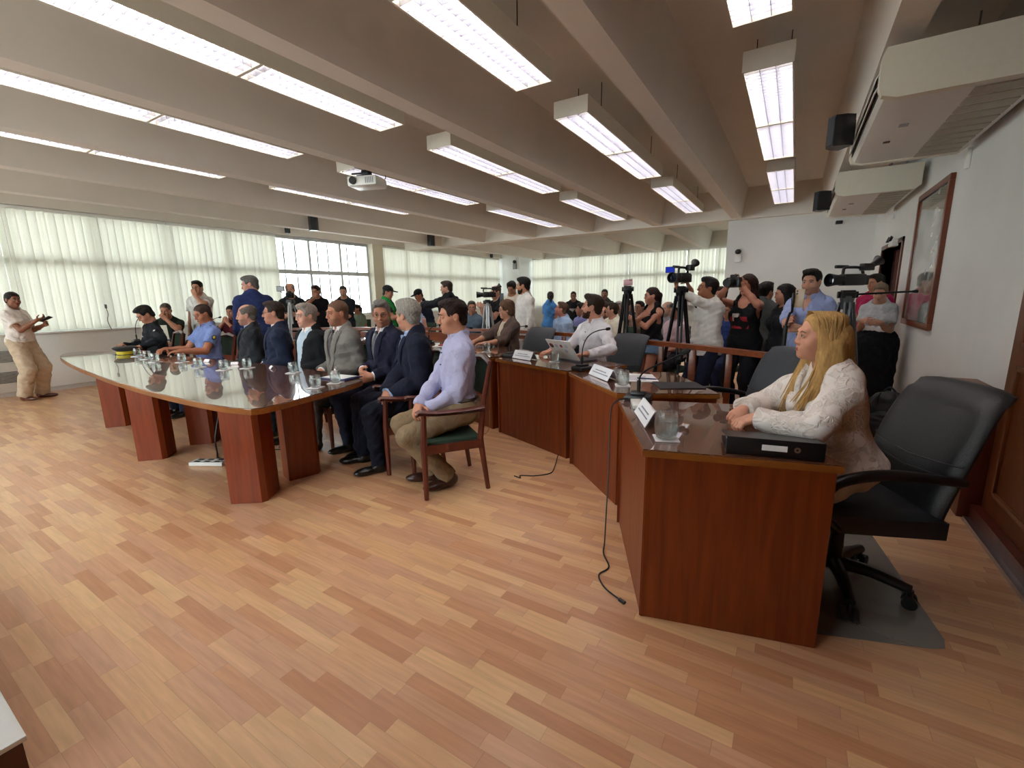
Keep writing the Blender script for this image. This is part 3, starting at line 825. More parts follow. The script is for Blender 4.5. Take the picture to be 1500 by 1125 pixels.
def slat_mat():
    m = bpy.data.materials.new('blind_fabric'); m.use_nodes = True
    nt, N, L = nodes(m); N.remove(N['Principled BSDF'])
    d = N.new('ShaderNodeBsdfDiffuse'); t = N.new('ShaderNodeBsdfTranslucent'); mx = N.new('ShaderNodeMixShader'); mx.inputs[0].default_value = .22
    nz = N.new('ShaderNodeTexNoise'); nz.inputs['Scale'].default_value = 90; tc = N.new('ShaderNodeTexCoord'); L.new(tc.outputs['Object'], nz.inputs['Vector'])
    rp = N.new('ShaderNodeValToRGB'); rp.color_ramp.elements[0].color = lin('cfcfc3')+(1,); rp.color_ramp.elements[1].color = lin('eae8dc')+(1,); L.new(nz.outputs['Fac'], rp.inputs['Fac'])
    L.new(rp.outputs['Color'], d.inputs[0]); L.new(rp.outputs['Color'], t.inputs[0])
    L.new(d.outputs[0], mx.inputs[1]); L.new(t.outputs[0], mx.inputs[2]); L.new(mx.outputs[0], N['Material Output'].inputs[0])
    return m
FLOORM = floor_mat(); SLAT = slat_mat(); PANE = pane_mat()
CHERRY = wood_mat('cherry_wood_veneer', '652406', '82390f', .38, .06)
CHERRYX = wood_mat('cherry_wood_table_legs', '762c08', '903d10', .38, .08)
DARKWOOD = wood_mat('dark_red_wood', '4a1c10', '63291a', .35, .2)
RAILW = wood_mat('rail_wood', '6e3316', '8c4722', .35, .2, axis=0)
DOORW = wood_mat('wall_panel_wood', '5f3213', '7a431c', .38, .2)
TOPW = wood_mat('desk_top_wood', '5a3524', '6d4330', .25, .0, axis=1)
TOPW.node_tree.nodes['Principled BSDF'].inputs['Coat Weight'].default_value = 1.0
TOPW.node_tree.nodes['Principled BSDF'].inputs['Coat Roughness'].default_value = .015
TOPW.node_tree.nodes['Principled BSDF'].inputs['Coat IOR'].default_value = 2.1
EDGEW = wood_mat('table_edge_wood', '7a4418', '95581f', .3, .3, axis=0)
WHITEW = mat('white_wall_paint', 'dfe1df', .75, var=.02, scale=3)
CEILM = mat('ceiling_paint', 'e2dcd2', .85, var=.02, scale=3)
CREAMW = mat('cream_column_paint', 'd9d2bd', .8, var=.02)
METALW = mat('white_painted_metal', 'e6e6e2', .35, var=.02)
STEEL = mat('brushed_steel', 'b9bbbd', .28, 1., var=.05)
BLACKP = mat('black_plastic', '101012', .38, var=.1)
BLACKM = mat('black_metal', '16161a', .4, .6, var=.1)
GREYP = mat('grey_plastic', '8c8e90', .45)
LEATH = mat('black_leather', '15171b', .36, var=.12, scale=40, bump=.25, bscale=260, spec=.6)
LEATHG = mat('grey_blue_leather', '2c323a', .5, var=.1, scale=40, bump=.2, bscale=260)
GREENF = mat('green_seat_fabric', '33493a', .9, var=.12, bump=.3, bscale=400)
PAPER = mat('white_paper', 'eeeef0', .7, var=.01)
CARD = mat('white_card', 'e8eaf0', .5, var=.01)
GLASS = glass_mat('drinking_glass', 'fbfefd'); WATER = glass_mat('drinking_water', 'f4fafa', 0., 1.33)
XL, XR, YB, YF, ZS = -10.2, 1.13, 16.8, -2.6, 3.40
ZB = 2.84

# ---------------------------------------------------------------- the shell
struct(MB().box2((XL-.6, YF, -.1), (XR+.4, YB+.4, 0)).build('floor', FLOORM, smooth=0))
struct(MB().box2((XL-.6, YF, ZS), (XR+.4, YB+.4, ZS+.12)).build('ceiling', CEILM, smooth=0))
def beam(x, y0, y1, wb=.17, wt=.34, zb=ZB):
    m = MB(); a = [(x-wb/2, zb), (x+wb/2, zb), (x+wt/2, ZS), (x-wt/2, ZS)]
    vs = [(p, y0, z) for p, z in a]+[(p, y1, z) for p, z in a]
    m.add(vs, [(0, 1, 2, 3), (7, 6, 5, 4), (0, 4, 5, 1), (1, 5, 6, 2), (2, 6, 7, 3), (3, 7, 4, 0)])
    o = m.build('ceiling_beam', CEILM, smooth=0); struct(o); return o
BX = [.42, -1.11, -2.66, -4.2, -5.75, -7.3, -8.85]
for x in BX: beam(x, YF, 10.36)
for x in BX[1:]: beam(x, 10.74, YB)
struct(MB().box2((XL, 10.36, ZB-.02), (XR, 10.74, ZS)).build('ceiling_beam', CEILM, smooth=0))
# left wall: low wall, strip above the blinds, pilaster, end walls
struct(MB().box2((XL-.46, YF, 0), (XL-.285, YB, .93)).build('wall_left', WHITEW, smooth=0))
struct(MB().box2((XL-.42, YF, 2.90), (XL, YB, ZS)).build('wall_left_upper', CEILM, smooth=0))
struct(MB().box2((XL-.42, 9.08, .0), (XL+.02, 9.46, 2.90)).build('column_left', CREAMW, smooth=0))
struct(MB().box2((XL-.42, 15.75, 0), (-9.35, YB+.2, ZS)).build('column_corner', WHITEW, smooth=0))
struct(MB().box2((-9.4, YB, 0), (-1.2, YB+.16, .93)).build('wall_back', WHITEW, smooth=0))
struct(MB().box2((-9.4, YB, 2.90), (-1.2, YB+.16, ZS)).build('wall_back_upper', CEILM, smooth=0))
struct(MB().box2((-1.27, 10.5, 0), (XR, 10.66, ZS)).build('wall_back_right', WHITEW, smooth=0))
struct(MB().box2((-1.27, 10.66, 0), (-1.11, YB, ZS)).build('wall_side', WHITEW, smooth=0))
struct(MB().box2((XR, 9.3, 0), (XR+.14, 10.66, ZS)).build('wall_right_end', WHITEW, smooth=0))
struct(MB().box2((XR, YF, 0), (XR+.14, 7.72, ZS)).build('wall_right', WHITEW, smooth=0))
struct(MB().box2((XR, 7.72, 2.0), (XR+.14, 9.3, ZS)).build('wall_right_lintel', WHITEW, smooth=0))
struct(MB().box2((XL-.6, YF-.12, 0), (XR+.2, YF, .93)).build('wall_front', WHITEW, smooth=0)); struct(MB().box2((XL-.6, YF-.12, 2.9), (XR+.2, YF, ZS)).build('wall_front_upper', WHITEW, smooth=0))
struct(MB().box2((-1.6, YF-.12, .93), (XR+.2, YF, 2.9)).build('wall_front_end', WHITEW, smooth=0))
# corridor behind the right door
struct(MB().box2((XR+.14, 7.4, 0), (XR+1.5, 7.5, 2.4)).build('wall_corridor', mat('corridor_wall', '8a7a66', .8), smooth=0))
struct(MB().box2((XR+1.5, 7.4, 0), (XR+1.6, 9.7, 2.4)).build('wall_corridor_end', mat('corridor_wall', '8a7a66', .8), smooth=0))
struct(MB().box2((XR+.14, 9.6, 0), (XR+1.6, 9.7, 2.4)).build('wall_corridor_far', mat('corridor_wall', '8a7a66', .8), smooth=0))
struct(MB().box2((XR+.14, 7.4, 2.4), (XR+1.6, 9.7, 2.5)).build('ceiling_corridor', mat('corridor_wall', '8a7a66', .8), smooth=0))
struct(MB().box2((XR+.14, 7.4, -.1), (XR+1.6, 9.7, -.0)).build('floor_corridor', mat('corridor_floor', '7a5a40', .5), smooth=0))
# radiator cupboards under the windows
def radiator(y0, y1, vent, lab):
    t = thing('radiator_cover', lab, 'radiator cover', (XL, (y0+y1)/2, 0), 0, 'radiator covers along the window wall'); w = (y1-y0)/2
    MB().box2((-.25, -w+.004, .07), (0, w-.004, .93), .006).build('front_panel', METALW, t)
    MB().box2((-.27, -w+.004, .932), (.035, w-.004, .962), .006).build('sill_board', METALW, t)
    MB().box2((-.25, -w+.004, 0), (-.012, w-.004, .068)).build('plinth', mat('plinth_white', 'c9c6c2', .5), t)
    if vent:
        for zc in (.30, .62):
            g = MB()
            for k in range(9): g.box2((-.004, -w+.10, zc-.085+k*.02), (.008, w-.10, zc-.078+k*.02))
            g.build('grille', mat('vent_slot', '3a3c40', .6), t)
    return t
ys = [-2.5, -1.0, .5, 2.02, 3.55, 5.1, 6.4, 7.75, 9.06]
for i in range(len(ys)-1):
    radiator(ys[i], ys[i+1], i == 2, ['white radiator cover panel nearest the front wall', 'white radiator cover panel beyond the camera, second from the front wall', 'white radiator cover with two vent grilles behind woman in cream trousers',
      'plain white radiator cover beside woman in cream trousers', 'white radiator cover behind seated officers', 'white radiator cover behind standing man in white t-shirt', 'white radiator cover below the edge of the bare window', 'white radiator cover below the bare window beside cream column'][i])
for i, (a, b) in enumerate(((9.48, 11.5), (11.5, 13.6), (13.6, 15.72))):
    radiator(a, b, False, ['white radiator cover just past the cream column', 'middle white radiator cover past the cream column', 'white radiator cover ending at the white corner column'][i])
# windows: frames with mullions, transom and panes (name window_<n>); the front-wall one is added for fill light
FRM = mat('window_frame_paint', 'c9cdcf', .45, var=.02)
def window(n, p0, p1, axis, bars=False):
    """window along an axis from p0 to p1 ('y': left wall, 'x': back wall)"""
    f = MB(); pn = MB(); off = XL-.22 if axis == 'y' else (YB+.06 if axis == 'x' else YF-.06)
    def bx(a0, a1, z0, z1, d=.03):
        lo, hi = ((off-d, a0, z0), (off+d, a1, z1)) if axis == 'y' else ((a0, off-d, z0), (a1, off+d, z1))
        f.box2(lo, hi)
    bx(p0, p1, .93, 1.0, .04); bx(p0, p1, 2.83, 2.90, .04); bx(p0, p1, 2.02, 2.12, .035)
    k = max(2, round((p1-p0)/1.0))
    for i in range(k+1):
        a = p0+(p1-p0)*i/k; bx(a-.026 if i else a, a+.026 if i < k else a, .93, 2.9, .03)
    o = struct(f.build(f'window_{n}', FRM, smooth=0))
    lo, hi = ((off-.004, p0, .95), (off+.004, p1, 2.88)) if axis == 'y' else ((p0, off-.004, .95), (p1, off+.004, 2.88))
    pn.box2(lo, hi).build('window_pane', PANE, o, smooth=0)
    if bars:
        g = MB(); kk = round((p1-p0)/.30)
        for i in range(1, kk):
            a = p0+(p1-p0)*i/kk; g.box2((off-.11, a-.018, .95), (off-.09, a+.018, 2.88))
        g.build('window_bars', FRM, o, smooth=0)
window(1, YF, 2.0, 'y'); window(2, 2.0, 6.32, 'y'); window(3, 6.32, 9.08, 'y', True); window(4, 9.46, 15.75, 'y'); window(5, -9.35, -1.2, 'x'); window(6, XL-.4, -1.6, 'f')  # last one is made up: unseen opening behind the camera for frontal fill
# vertical blinds
def blind(p0, p1, axis, label, grp, seed, rot=.42):
    rs = random.Random(seed); w = p1-p0
    base = (XL-.10, p0, 0) if axis == 'y' else (p0, YB-.06, 0)
    t = thing('vertical_blind', label, 'blind', base, 0, grp)
    ln = lambda a, dpt, z: (dpt, a, z) if axis == 'y' else (a, -dpt, z)
    h = MB(); a, b = ln(0, -.03, 2.84), ln(w, .03, 2.89)
    h.box2(np.minimum(a, b), np.maximum(a, b), .004).build('headrail', METALW, t)
    m = MB(); n = int(w/.108); zt, zb = 2.84, .975
    for i in range(n):
        c = (i+.5)*w/n; r = rot+rs.uniform(-.30, .30); r += (.5 if rs.random() < .05 else 0)
        G = []
        for z in np.linspace(zt, zb, 5):
            r2 = r+rs.uniform(-.05, .05)*(zt-z); row = []
            for q in np.linspace(-1, 1, 5):
                row.append(ln(c+math.cos(r2)*q*.062, math.sin(r2)*q*.062+.010*(1-q*q)+.0, z))
            G.append(row)
        m.grid(G)
    m.build('slats', SLAT, t, smooth=60)
    ch = MB(); ch.tube([ln(.05, .07, 2.84), ln(.05, .075, 1.3)], .004, 5); ch.build('cord', mat('blind_cord', 'd8d8d0', .6), t)
    return t
LB = ['vertical blind nearest the front wall on window wall', 'vertical blind behind woman in cream trousers', 'cream vertical blind behind the officer in black', 'cream vertical blind ending at the bare window']
for i in range(4): blind(-2.4+i*2.185, -2.4+(i+1)*2.185-.02, 'y', LB[i], 'vertical blinds on the window wall', 10+i)
for i, l in enumerate(['vertical blind right beside the cream column', 'middle vertical blind behind man in dark blazer', 'vertical blind ending at the white corner column']):
    blind(9.5+i*2.07, 9.5+(i+1)*2.07-.02, 'y', l, 'vertical blinds on the window wall', 30+i, .55)
for i, l in enumerate(['vertical blind on back wall beside the corner column', 'back wall vertical blind behind woman in blue', 'back wall vertical blind behind phone tripod', 'back wall vertical blind ending at the white wall']):
    blind(-9.3+i*2.02, -9.3+(i+1)*2.02-.02, 'x', l, 'vertical blinds on the back wall', 40+i, -.42)
# dark blind pull hanging on the left wall
t = thing('blind_pull', 'dark dangling blind pull beside the table microphone', 'blind pull', tuple(at_x(157, 460, XL+.06)))
MB().tube(spline([(0, 0, .10), (.01, .01, 0), (0, -.01, -.12), (.012, .02, -.27)], 6), .006, 6).build('cord', mat('pull_cord', '6c6e70', .6), t)
MB().box((0, 0, .13), (.03, .03, .07), None, .006).build('grip', mat('pull_cord', '6c6e70', .6), t)
# skirting boards
struct(MB().box2((XR-.02, 4.25, 0), (XR, 7.7, .09)).build('baseboard_right', METALW, smooth=0))
struct(MB().box2((-1.2, 10.48, 0), (XR, 10.5, .09)).build('baseboard_back', METALW, smooth=0))
# wooden wall panelling on the right, with a low ledge cupboard
o = MB().box2((1.075, YF, .10), (XR+.01, 3.64, 3.2), .006).build('wall_panel', DOORW, smooth=30); struct(o)
g = MB()
for y0, y1 in ((-1.9, -.2), (-.1, 1.65), (1.75, 3.5)):
    for z0, z1 in ((.22, .98), (1.08, 2.5)):
        for a, b, c, d in ((y0, y1, z0, z0+.03), (y0, y1, z1-.03, z1), (y0, y0+.03, z0, z1), (y1-.03, y1, z0, z1)): g.box2((1.06, a, c), (1.08, b, d), .006)
g.build('wall_panel_moulding', DOORW, o)
struct(MB().box2((1.03, YF, 0), (XR, 3.645, .10), .004).build('baseboard_panel', DARKWOOD, smooth=30))
struct(MB().box2((1.0, YF, 0), (1.03, 3.62, .025)).build('trim_1', STEEL, smooth=0))
t = thing('ledge_cupboard', 'low dark red wooden ledge against the white wall', 'cupboard', (1.05, 3.95, 0))
MB().box2((-.07, -.29, 0), (.075, .30, .755), .004).build('body', DARKWOOD, t)
MB().box2((-.095, -.29, .757), (.075, .32, .785), .005).build('ledge', CHERRY, t)
# raised platform at the near corner
struct(MB().box2((-6, YF+.01, 0), (-1.86, .165, .115)).build('platform_step', DARKWOOD, smooth=0))
struct(MB().box2((-6, YF+.01, .116), (-1.93, .10, .122)).build('floor_platform', FLOORM, smooth=0))
struct(MB().box2((-6, .10, .112), (-1.85, .175, .128), .003).build('trim_2', METALW)); struct(MB().box2((-1.93, YF+.01, .112), (-1.85, .0998, .128), .003).build('trim_3', METALW))
# door in the right wall
o = MB(); o.box2((XR-.02, 7.66, 0), (XR+.15, 7.72, 2.06)); o.box2((XR-.02, 9.3, 0), (XR+.15, 9.36, 2.06)); o.box2((XR-.02, 7.66, 2.0), (XR+.15, 9.36, 2.06))
o = struct(o.build('door_1', DARKWOOD, smooth=0))
MB().box2((XR+.15, 9.20, .01), (XR+.95, 9.245, 1.99), .004).build('door_leaf', DARKWOOD, o)
MB().tube([(XR+.85, 9.20, 1.0), (XR+.85, 9.15, 1.0), (XR+.74, 9.15, 1.0)], .011, 8).build('handle', STEEL, o)
# ---------------------------------------------------------------- ceiling lights
TUBE = emit('fluorescent_tube', 'fff6ee', 15.)
LOUV = mat('louver_aluminium', 'a7a8b4', .35, .3, var=.03)
REFL = mat('light_reflector', 'b4b4c0', .5, var=.03)
HOUS = mat('light_housing', 'd8d3c6', .6, var=.02)
def light0():
    t = thing('ceiling_light', 'x', 'ceiling light', (0, 0, 3.0), 0, 'suspended louvred fluorescent lights')
    L_, W, H = 1.34, .155, .13
    m = MB(); m.box2((-W-.012, -L_-.01, 0), (-W, L_+.01, H)); m.box2((W, -L_-.01, 0), (W+.012, L_+.01, H)); m.box2((-W-.012, -L_-.01, H), (W+.012, L_+.01, H+.012))
    m.box2((-W, -L_-.01, 0), (W, -L_, H)); m.box2((-W, L_, 0), (W, L_+.01, H)); m.box2((-W, -.012, 0), (W, .012, H))
    m.build('housing', HOUS, t, smooth=0)
    MB().box2((-W+.002, -L_+.002, H-.006), (W-.002, L_-.002, H-.002)).build('reflector', REFL, t, smooth=0)
    for y0 in (-L_, .012):
        g = MB(); n = 22; ll = L_-.012
        for k in range(1, n): g.box2((-W, y0+k*ll/n-.0012, .004), (W, y0+k*ll/n+.0012, .045))
        for x in (-W/3, W/3): g.box2((x-.0015, y0, .004), (x+.0015, y0+ll, .045))
        g.build('louver', LOUV, t, smooth=0)
        for x in (-2*W/3, 0, 2*W/3):
            c = MB(); c.tube([(x, y0+.04, .075), (x, y0+ll-.04, .075)], .013, 10); c.build('tube', TUBE, t)
    for y in (-.9, .9):
        for x in (-.12, .12): MB().tube([(x, y, H+.012), (x, y, ZS-3.0)], .004, 6).build('hanging_rod', BLACKM, t)
    return t
FX = [-.31, -1.87, -3.43, -4.97, -6.5]; FY = [2.06, 5.44, 8.79]
pos = [(x, y) for y in FY for x in FX if not (x < -6 and y > 8)]
ordn = {(-.31, 2.06): 'first louvred light of the row beside the air conditioners, nearest overhead', (-.31, 5.44): 'louvred light beside the nearer air conditioner', (-.31, 8.79): 'farthest louvred light of the row beside the air conditioners',
        (-1.87, 2.06): 'large louvred light overhead, one beam from the air conditioner row', (-1.87, 5.44): 'louvred light with cream end panel, above the bearded man at laptop', (-1.87, 8.79): 'far louvred light one beam from the air conditioner row',
        (-3.43, 2.06): 'long bright louvred light nearest above the big table', (-3.43, 5.44): 'louvred light one beam to the side of the projector row', (-3.43, 8.79): 'small far louvred light above cameraman in black',
        (-4.97, 2.06): 'long bright louvred light in the projector row over the big table', (-4.97, 5.44): 'louvred light just behind the white projector', (-4.97, 8.79): 'far louvred light beyond the projector',
        (-6.5, 2.06): 'narrow strip of louvred light nearest the window wall', (-6.5, 5.44): 'louvred light near the window wall, mostly hidden by a beam'}
l0 = None
for i, p in enumerate(pos):
    if l0 is None: l0 = light0(); l0['label'] = ordn[p]; l0.location = (p[0], p[1], 3.0)
    else: dup(l0, (p[0], p[1], 3.0), 0, ordn[p])
# ---------------------------------------------------------------- air conditioners
ACM = mat('ac_plastic', 'dcd6c4', .4, var=.02)
ACB = mat('ac_white', 'dedcd6', .4, var=.02)
def ac(x, y0, y1, lab):
    t = thing('air_conditioner', lab, 'air conditioner', (x, (y0+y1)/2, 2.49), 0, 'ceiling air conditioners'); L_ = (y1-y0)/2
    prof = [(-.0, .05), (.02, .015), (.08, 0), (.70, .0), (.76, .04), (.76, .25), (.02, .25), (-.0, .20)]
    m = MB(); m.extrude(prof, (0, 0, 0), (1, 0, 0), (0, 0, 1), (0, 1, 0), 2*L_-.12); m.build('body', ACB, t)
    cp = [(-.02, .055), (.0, .01), (.07, -.012), (.70, -.012), (.755, .03), (.755, .26), (.0, .26), (-.02, .21)]
    for s in (-1, 1):
        MB().extrude(cp, (0, s*(L_-.03), 0), (1, 0, 0), (0, 0, 1), (0, 1, 0), .06).build('end_panel', ACM, t)
    m = MB(); m.box2((-.006, -L_+.08, .06), (.006, L_-.08, .19)); m.build('outlet', mat('ac_outlet', '55544f', .6), t, smooth=0)
    for zz in (.085, .16): MB().box((-.016, 0, zz), (.008, 2*L_-.2, .05), roty(.5), .002).build('flap', ACB, t)
    g = MB()
    for k in range(10):
        yk = -L_+.12+k*(2*L_-.24)/9.5; g.box2((.42, yk, -.008), (.69, yk+(2*L_-.24)/12, .001), .002)
    g.build('grille', mat('ac_grille', 'a39c8b', .5), t)
    MB().box((.20, -L_*.25, -.003), (.05, .05, .008), None, .002).build('badge', GREYP, t)
    MB().box((.16, L_*.2, -.003), (.04, .03, .008)).build('sensor', BLACKP, t)
    for yy in (-.6, .6):
        for xx in (.12, .66): MB().tube([(xx, yy, .25), (xx, yy, ZS-2.49)], .007, 6).build('hanging_rod', GREYP, t)
    return t
ac(.33, 3.57, 5.30, 'large cream air conditioner hanging nearest, above the picture frame'); ac(.32, 6.78, 8.69, 'smaller looking air conditioner hanging farther, near the door')
# ---------------------------------------------------------------- loudspeakers, projector, small wall devices
def speaker(p, yaw, lab, grp, sc=1.):
    t = thing('loudspeaker', lab, 'loudspeaker', tuple(p), yaw, grp)
    a = MB(); pr = [(-.085, -.02), (-.045, -.10), (.045, -.10), (.085, -.02), (.085, .07), (-.085, .07)]
    a.extrude([(x*sc, y*sc) for x, y in pr], (0, 0, 0), (1, 0, 0), (0, 1, 0), (0, 0, 1), .27*sc); a.build('cabinet', BLACKP, t)
    g = MB(); g.box((0, -.098*sc, 0), (.085*sc, .012, .24*sc), None, .004); g.build('grille', mat('speaker_grille', '22242a', .7, bump=.5, bscale=600), t)
    b = MB(); b.tube([(0, .07*sc, .03), (0, .13*sc, .03)], .012, 8); b.tube([(0, .13*sc, -.05), (0, .13*sc, .09)], .014, 8); b.tube([(.0, .07*sc, -.05), (0, .10*sc, -.05), (0, .13*sc, .0)], .006, 6); b.build('ceiling_mount', BLACKM, t)
    return t
speaker(at_x(1231, 194, .195), -.9, 'black loudspeaker on bracket beside nearer air conditioner', 'loudspeakers beside the air conditioners', .82)
speaker(at_x(1204, 295, .19), -.9, 'black loudspeaker on bracket beside farther air conditioner', 'loudspeakers beside the air conditioners', .82)
speaker(at_x(459, 327, -8.55), 1.0, 'black loudspeaker under beam above the bare window', 'loudspeakers near the window wall', 1.1)
speaker(at_x(632, 352, -8.55), 1.0, 'black loudspeaker under beam above man in green vest', 'loudspeakers near the window wall', 1.1)
pp = at_y(538, 268, 4.25)
t = thing('projector', 'white projector hanging from ceiling on black mount', 'projector', tuple(pp), .35)
MB().box((0, 0, 0), (.40, .30, .12), None, .03).build('body', METALW, t)
m = MB(); m.tube([(-.11, -.15, .0), (-.11, -.175, .0)], .045, 18); m.build('lens', BLACKP, t)
m = MB()
for k in range(5): m.box((.06+k*.024, -.151, 0), (.010, .006, .07))
m.build('vent', GREYP, t)
m = MB(); m.box((0, 0, .075), (.2, .16, .014)); m.tube([(0, 0, .075), (0, 0, ZS-pp[2])], .022, 10); m.box((0, 0, .12), (.10, .10, .05), None, .01); m.box((-.12, -.03, .11), (.14, .02, .02)); m.build('ceiling_mount', BLACKM, t)
MB().tube(spline([(.1, .15, .02), (.16, .2, .10), (.12, .16, .2), (.03, .03, .24)], 6), .006, 6).build('cable', BLACKP, t)
def emlight(p, rz, lab, grp=None):
    t = thing('emergency_light', lab, 'emergency light', tuple(p), rz, grp)
    MB().box((0, 0, 0), (.30, .07, .09), None, .012).build('housing', METALW, t)
    for s in (-1, 1):
        q = MB(); q.tube([(s*.09, -.03, .05), (s*.09, -.06, .06)], [.03, .042], 14); q.build('lamp_head', BLACKP, t)
    return t
emlight(at_x(1308, 360, XR-.045)+np.array([0, 0, .03]), -PI/2, 'white twin lamp emergency light above the doorway')
p = at_y(1081, 374, 10.46)
t = thing('wall_alarm', 'small white alarm with dark dome high on white wall', 'alarm', tuple(p)); MB().box((0, 0, -.06), (.12, .06, .16), None, .02).build('housing', METALW, t); MB().sphere((0, -.02, .07), (.06, .05, .05)).build('dome', BLACKP, t)
p = at_x(739, 384, -9.32); p = np.array([-9.55, 15.71, p[2]])
t = thing('wall_alarm', 'small white alarm on the corner column', 'alarm', tuple(p)); MB().box((0, 0, -.10), (.16, .06, .22), None, .02).build('housing', GREYP, t); MB().sphere((0, -.02, .08), (.08, .05, .07)).build('dome', BLACKP, t)
p = at_y(1229, 326, 10.44)
t = thing('security_camera', 'tiny black security camera high in the white corner', 'camera', tuple(p)); MB().box((0, .03, .0), (.10, .03, .06), None, .01).build('mount', METALW, t); MB().box((0, -.03, 0), (.11, .09, .06), None, .015).build('body', BLACKP, t)
for (px_, py_, X, l) in ((421, 337, XL+.1, 'small black device over the edge of bare window'), (634, 358, XL+.1, 'small black device under the beam above green vest man'), (720, 375, XL+.1, 'small black device at far end of the window wall')):
    p = at_x(px_, py_, X); t = thing('motion_sensor', l, 'sensor', tuple(p), 0, 'small black devices above the blinds')
    MB().box((0, 0, 0), (.08, .10, .14), None, .012).build('body', BLACKP, t); MB().box((-.05, 0, .04), (.03, .05, .05)).build('mount', GREYP, t)
# ---------------------------------------------------------------- framed picture on the right wall
t = thing('picture_frame', 'wooden framed grey print under glass on white wall', 'picture', (XR-.02, 6.31, 1.71), -PI/2)
W, H = .58, .66
m = MB()
for lo, hi in (((-W-.04, -.02, -H-.04), (W+.04, .02, -H+.02)), ((-W-.04, -.02, H-.02), (W+.04, .02, H+.04)), ((-W-.04, -.02, -H+.02), (-W+.02, .02, H-.02)), ((W-.02, -.02, -H+.02), (W+.04, .02, H-.02))): m.box2(lo, hi, .006)
m.build('frame', wood_mat('frame_wood', '5e2712', '7d3a1a', .3, .3), t)
def print_mat():
    m = bpy.data.materials.new('grey_print'); m.use_nodes = True; nt, N, L = nodes(m); b = N['Principled BSDF']
    tc = N.new('ShaderNodeTexCoord'); n = N.new('ShaderNodeTexNoise'); n.inputs['Scale'].default_value = 3.; n.inputs['Detail'].default_value = 6; L.new(tc.outputs['Object'], n.inputs['Vector'])
    r = N.new('ShaderNodeValToRGB'); cr = r.color_ramp; cr.elements[0].position = .42; cr.elements[0].color = lin('6f7672')+(1,); cr.elements[1].position = .55; cr.elements[1].color = lin('c3c8c2')+(1,)
    L.new(n.outputs['Fac'], r.inputs['Fac']); L.new(r.outputs['Color'], b.inputs['Base Color']); b.inputs['Roughness'].default_value = .08; b.inputs['Coat Weight'].default_value = 1.; return m
MB().box2((-W+.02, -.004, -H+.02), (W-.02, .012, H-.02)).build('print', print_mat(), t, smooth=0)
# cable ducts on the right wall
for i, (px_, py_, l) in enumerate(((1418, 232, 'short white bracket on wall below nearer air conditioner'), (1310, 312, 'short white bracket on wall below farther air conditioner'))):
    p = at_x(px_, py_, XR-.015); o = MB().box((0, 0, 0), (.028, .05, .16), None, .005).build('wall_bracket', METALW); o.location = p; tag(o, l, 'bracket')
# ---------------------------------------------------------------- big boat-shaped table
TT = [(-8.42, 2.0), (-8.04, 1.83), (-7.28, 1.69), (-6.3, 1.56), (-5.26, 1.455), (-4.4, 1.395), (-3.73, 1.375), (-3.2, 1.385), (-2.93, 1.415), (-2.78, 1.50), (-2.84, 1.96), (-2.93, 2.36), (-3.08, 2.50),
      (-3.6, 2.58), (-4.4, 2.62), (-5.3, 2.60), (-6.3, 2.54), (-7.3, 2.44), (-8.1, 2.28), (-8.42, 2.13)]
ZT = .74
def inset(poly, d):
    P = np.array(poly); c = P.mean(0); n = len(P); out = []
    ar = sum(P[i][0]*P[(i+1) % n][1]-P[(i+1) % n][0]*P[i][1] for i in range(n)); sg = 1 if ar > 0 else -1
    for i in range(n):
        a, b, e = P[i-1], P[i], P[(i+1) % n]
        n1 = np.array([-(b-a)[1], (b-a)[0]]); n2 = np.array([-(e-b)[1], (e-b)[0]]); v = n1/np.linalg.norm(n1)+n2/np.linalg.norm(n2); v /= np.linalg.norm(v)
        out.append(tuple(b+sg*v*d))
    return out
def closed_spline(P, n=4):
    P = [np.array(p, float) for p in P]; k = len(P); out = []
    for i in range(k):
        p0, p1, p2, p3 = P[i-1], P[i], P[(i+1) % k], P[(i+2) % k]
        for j in range(n):
            t = j/n; out.append(tuple(.5*((2*p1)+(-p0+p2)*t+(2*p0-5*p1+4*p2-p3)*t*t+(-p0+3*p1-3*p2+p3)*t**3)))
    return out
TT = closed_spline(TT, 3)
t = thing('conference_table', 'long boat shaped wooden table with glossy glass top', 'table', (-5.4, 2.0, 0))
loc = lambda P: [(x+5.4, y-2.0) for x, y in P]
TABTOP = wood_mat('conference_table_top', '5b3a2b', '6a4736', .2, 0., axis=0)
bb = TABTOP.node_tree.nodes['Principled BSDF']; bb.inputs['Coat Weight'].default_value = 1.; bb.inputs['Coat Roughness'].default_value = .01; bb.inputs['Coat IOR'].default_value = 4.0
MB().prism(loc(TT), ZT-.042, ZT-.006).build('table_edge', EDGEW, t, smooth=30)
MB().prism(loc(inset(TT, .004)), ZT-.006, ZT).build('glass_top', TABTOP, t, smooth=0)
for (x, y, a, w, d) in ((-6.55, 1.88, 50, .22, .16), (-4.87, 1.62, 45, .22, .20), (-3.20, 1.60, 36, .24, .22), (-3.29, 2.03, 74, .25, .16), (-4.95, 2.06, 45, .22, .16), (-6.55, 2.16, -45, .20, .14)):
    m = MB(); hw, hd, c = w/2, d/2, .03
    pl = [(-hw, -hd), (hw-c, -hd), (hw, -hd+c), (hw, hd), (-hw, hd)]
    R = rotz(math.radians(a)); pl = [tuple((R @ np.array([px, py, 0]))[:2]+np.array([x+5.4, y-2.0])) for px, py in pl]
    m.prism(pl, 0.002, ZT-.043); m.build('leg', CHERRYX, t, smooth=0)
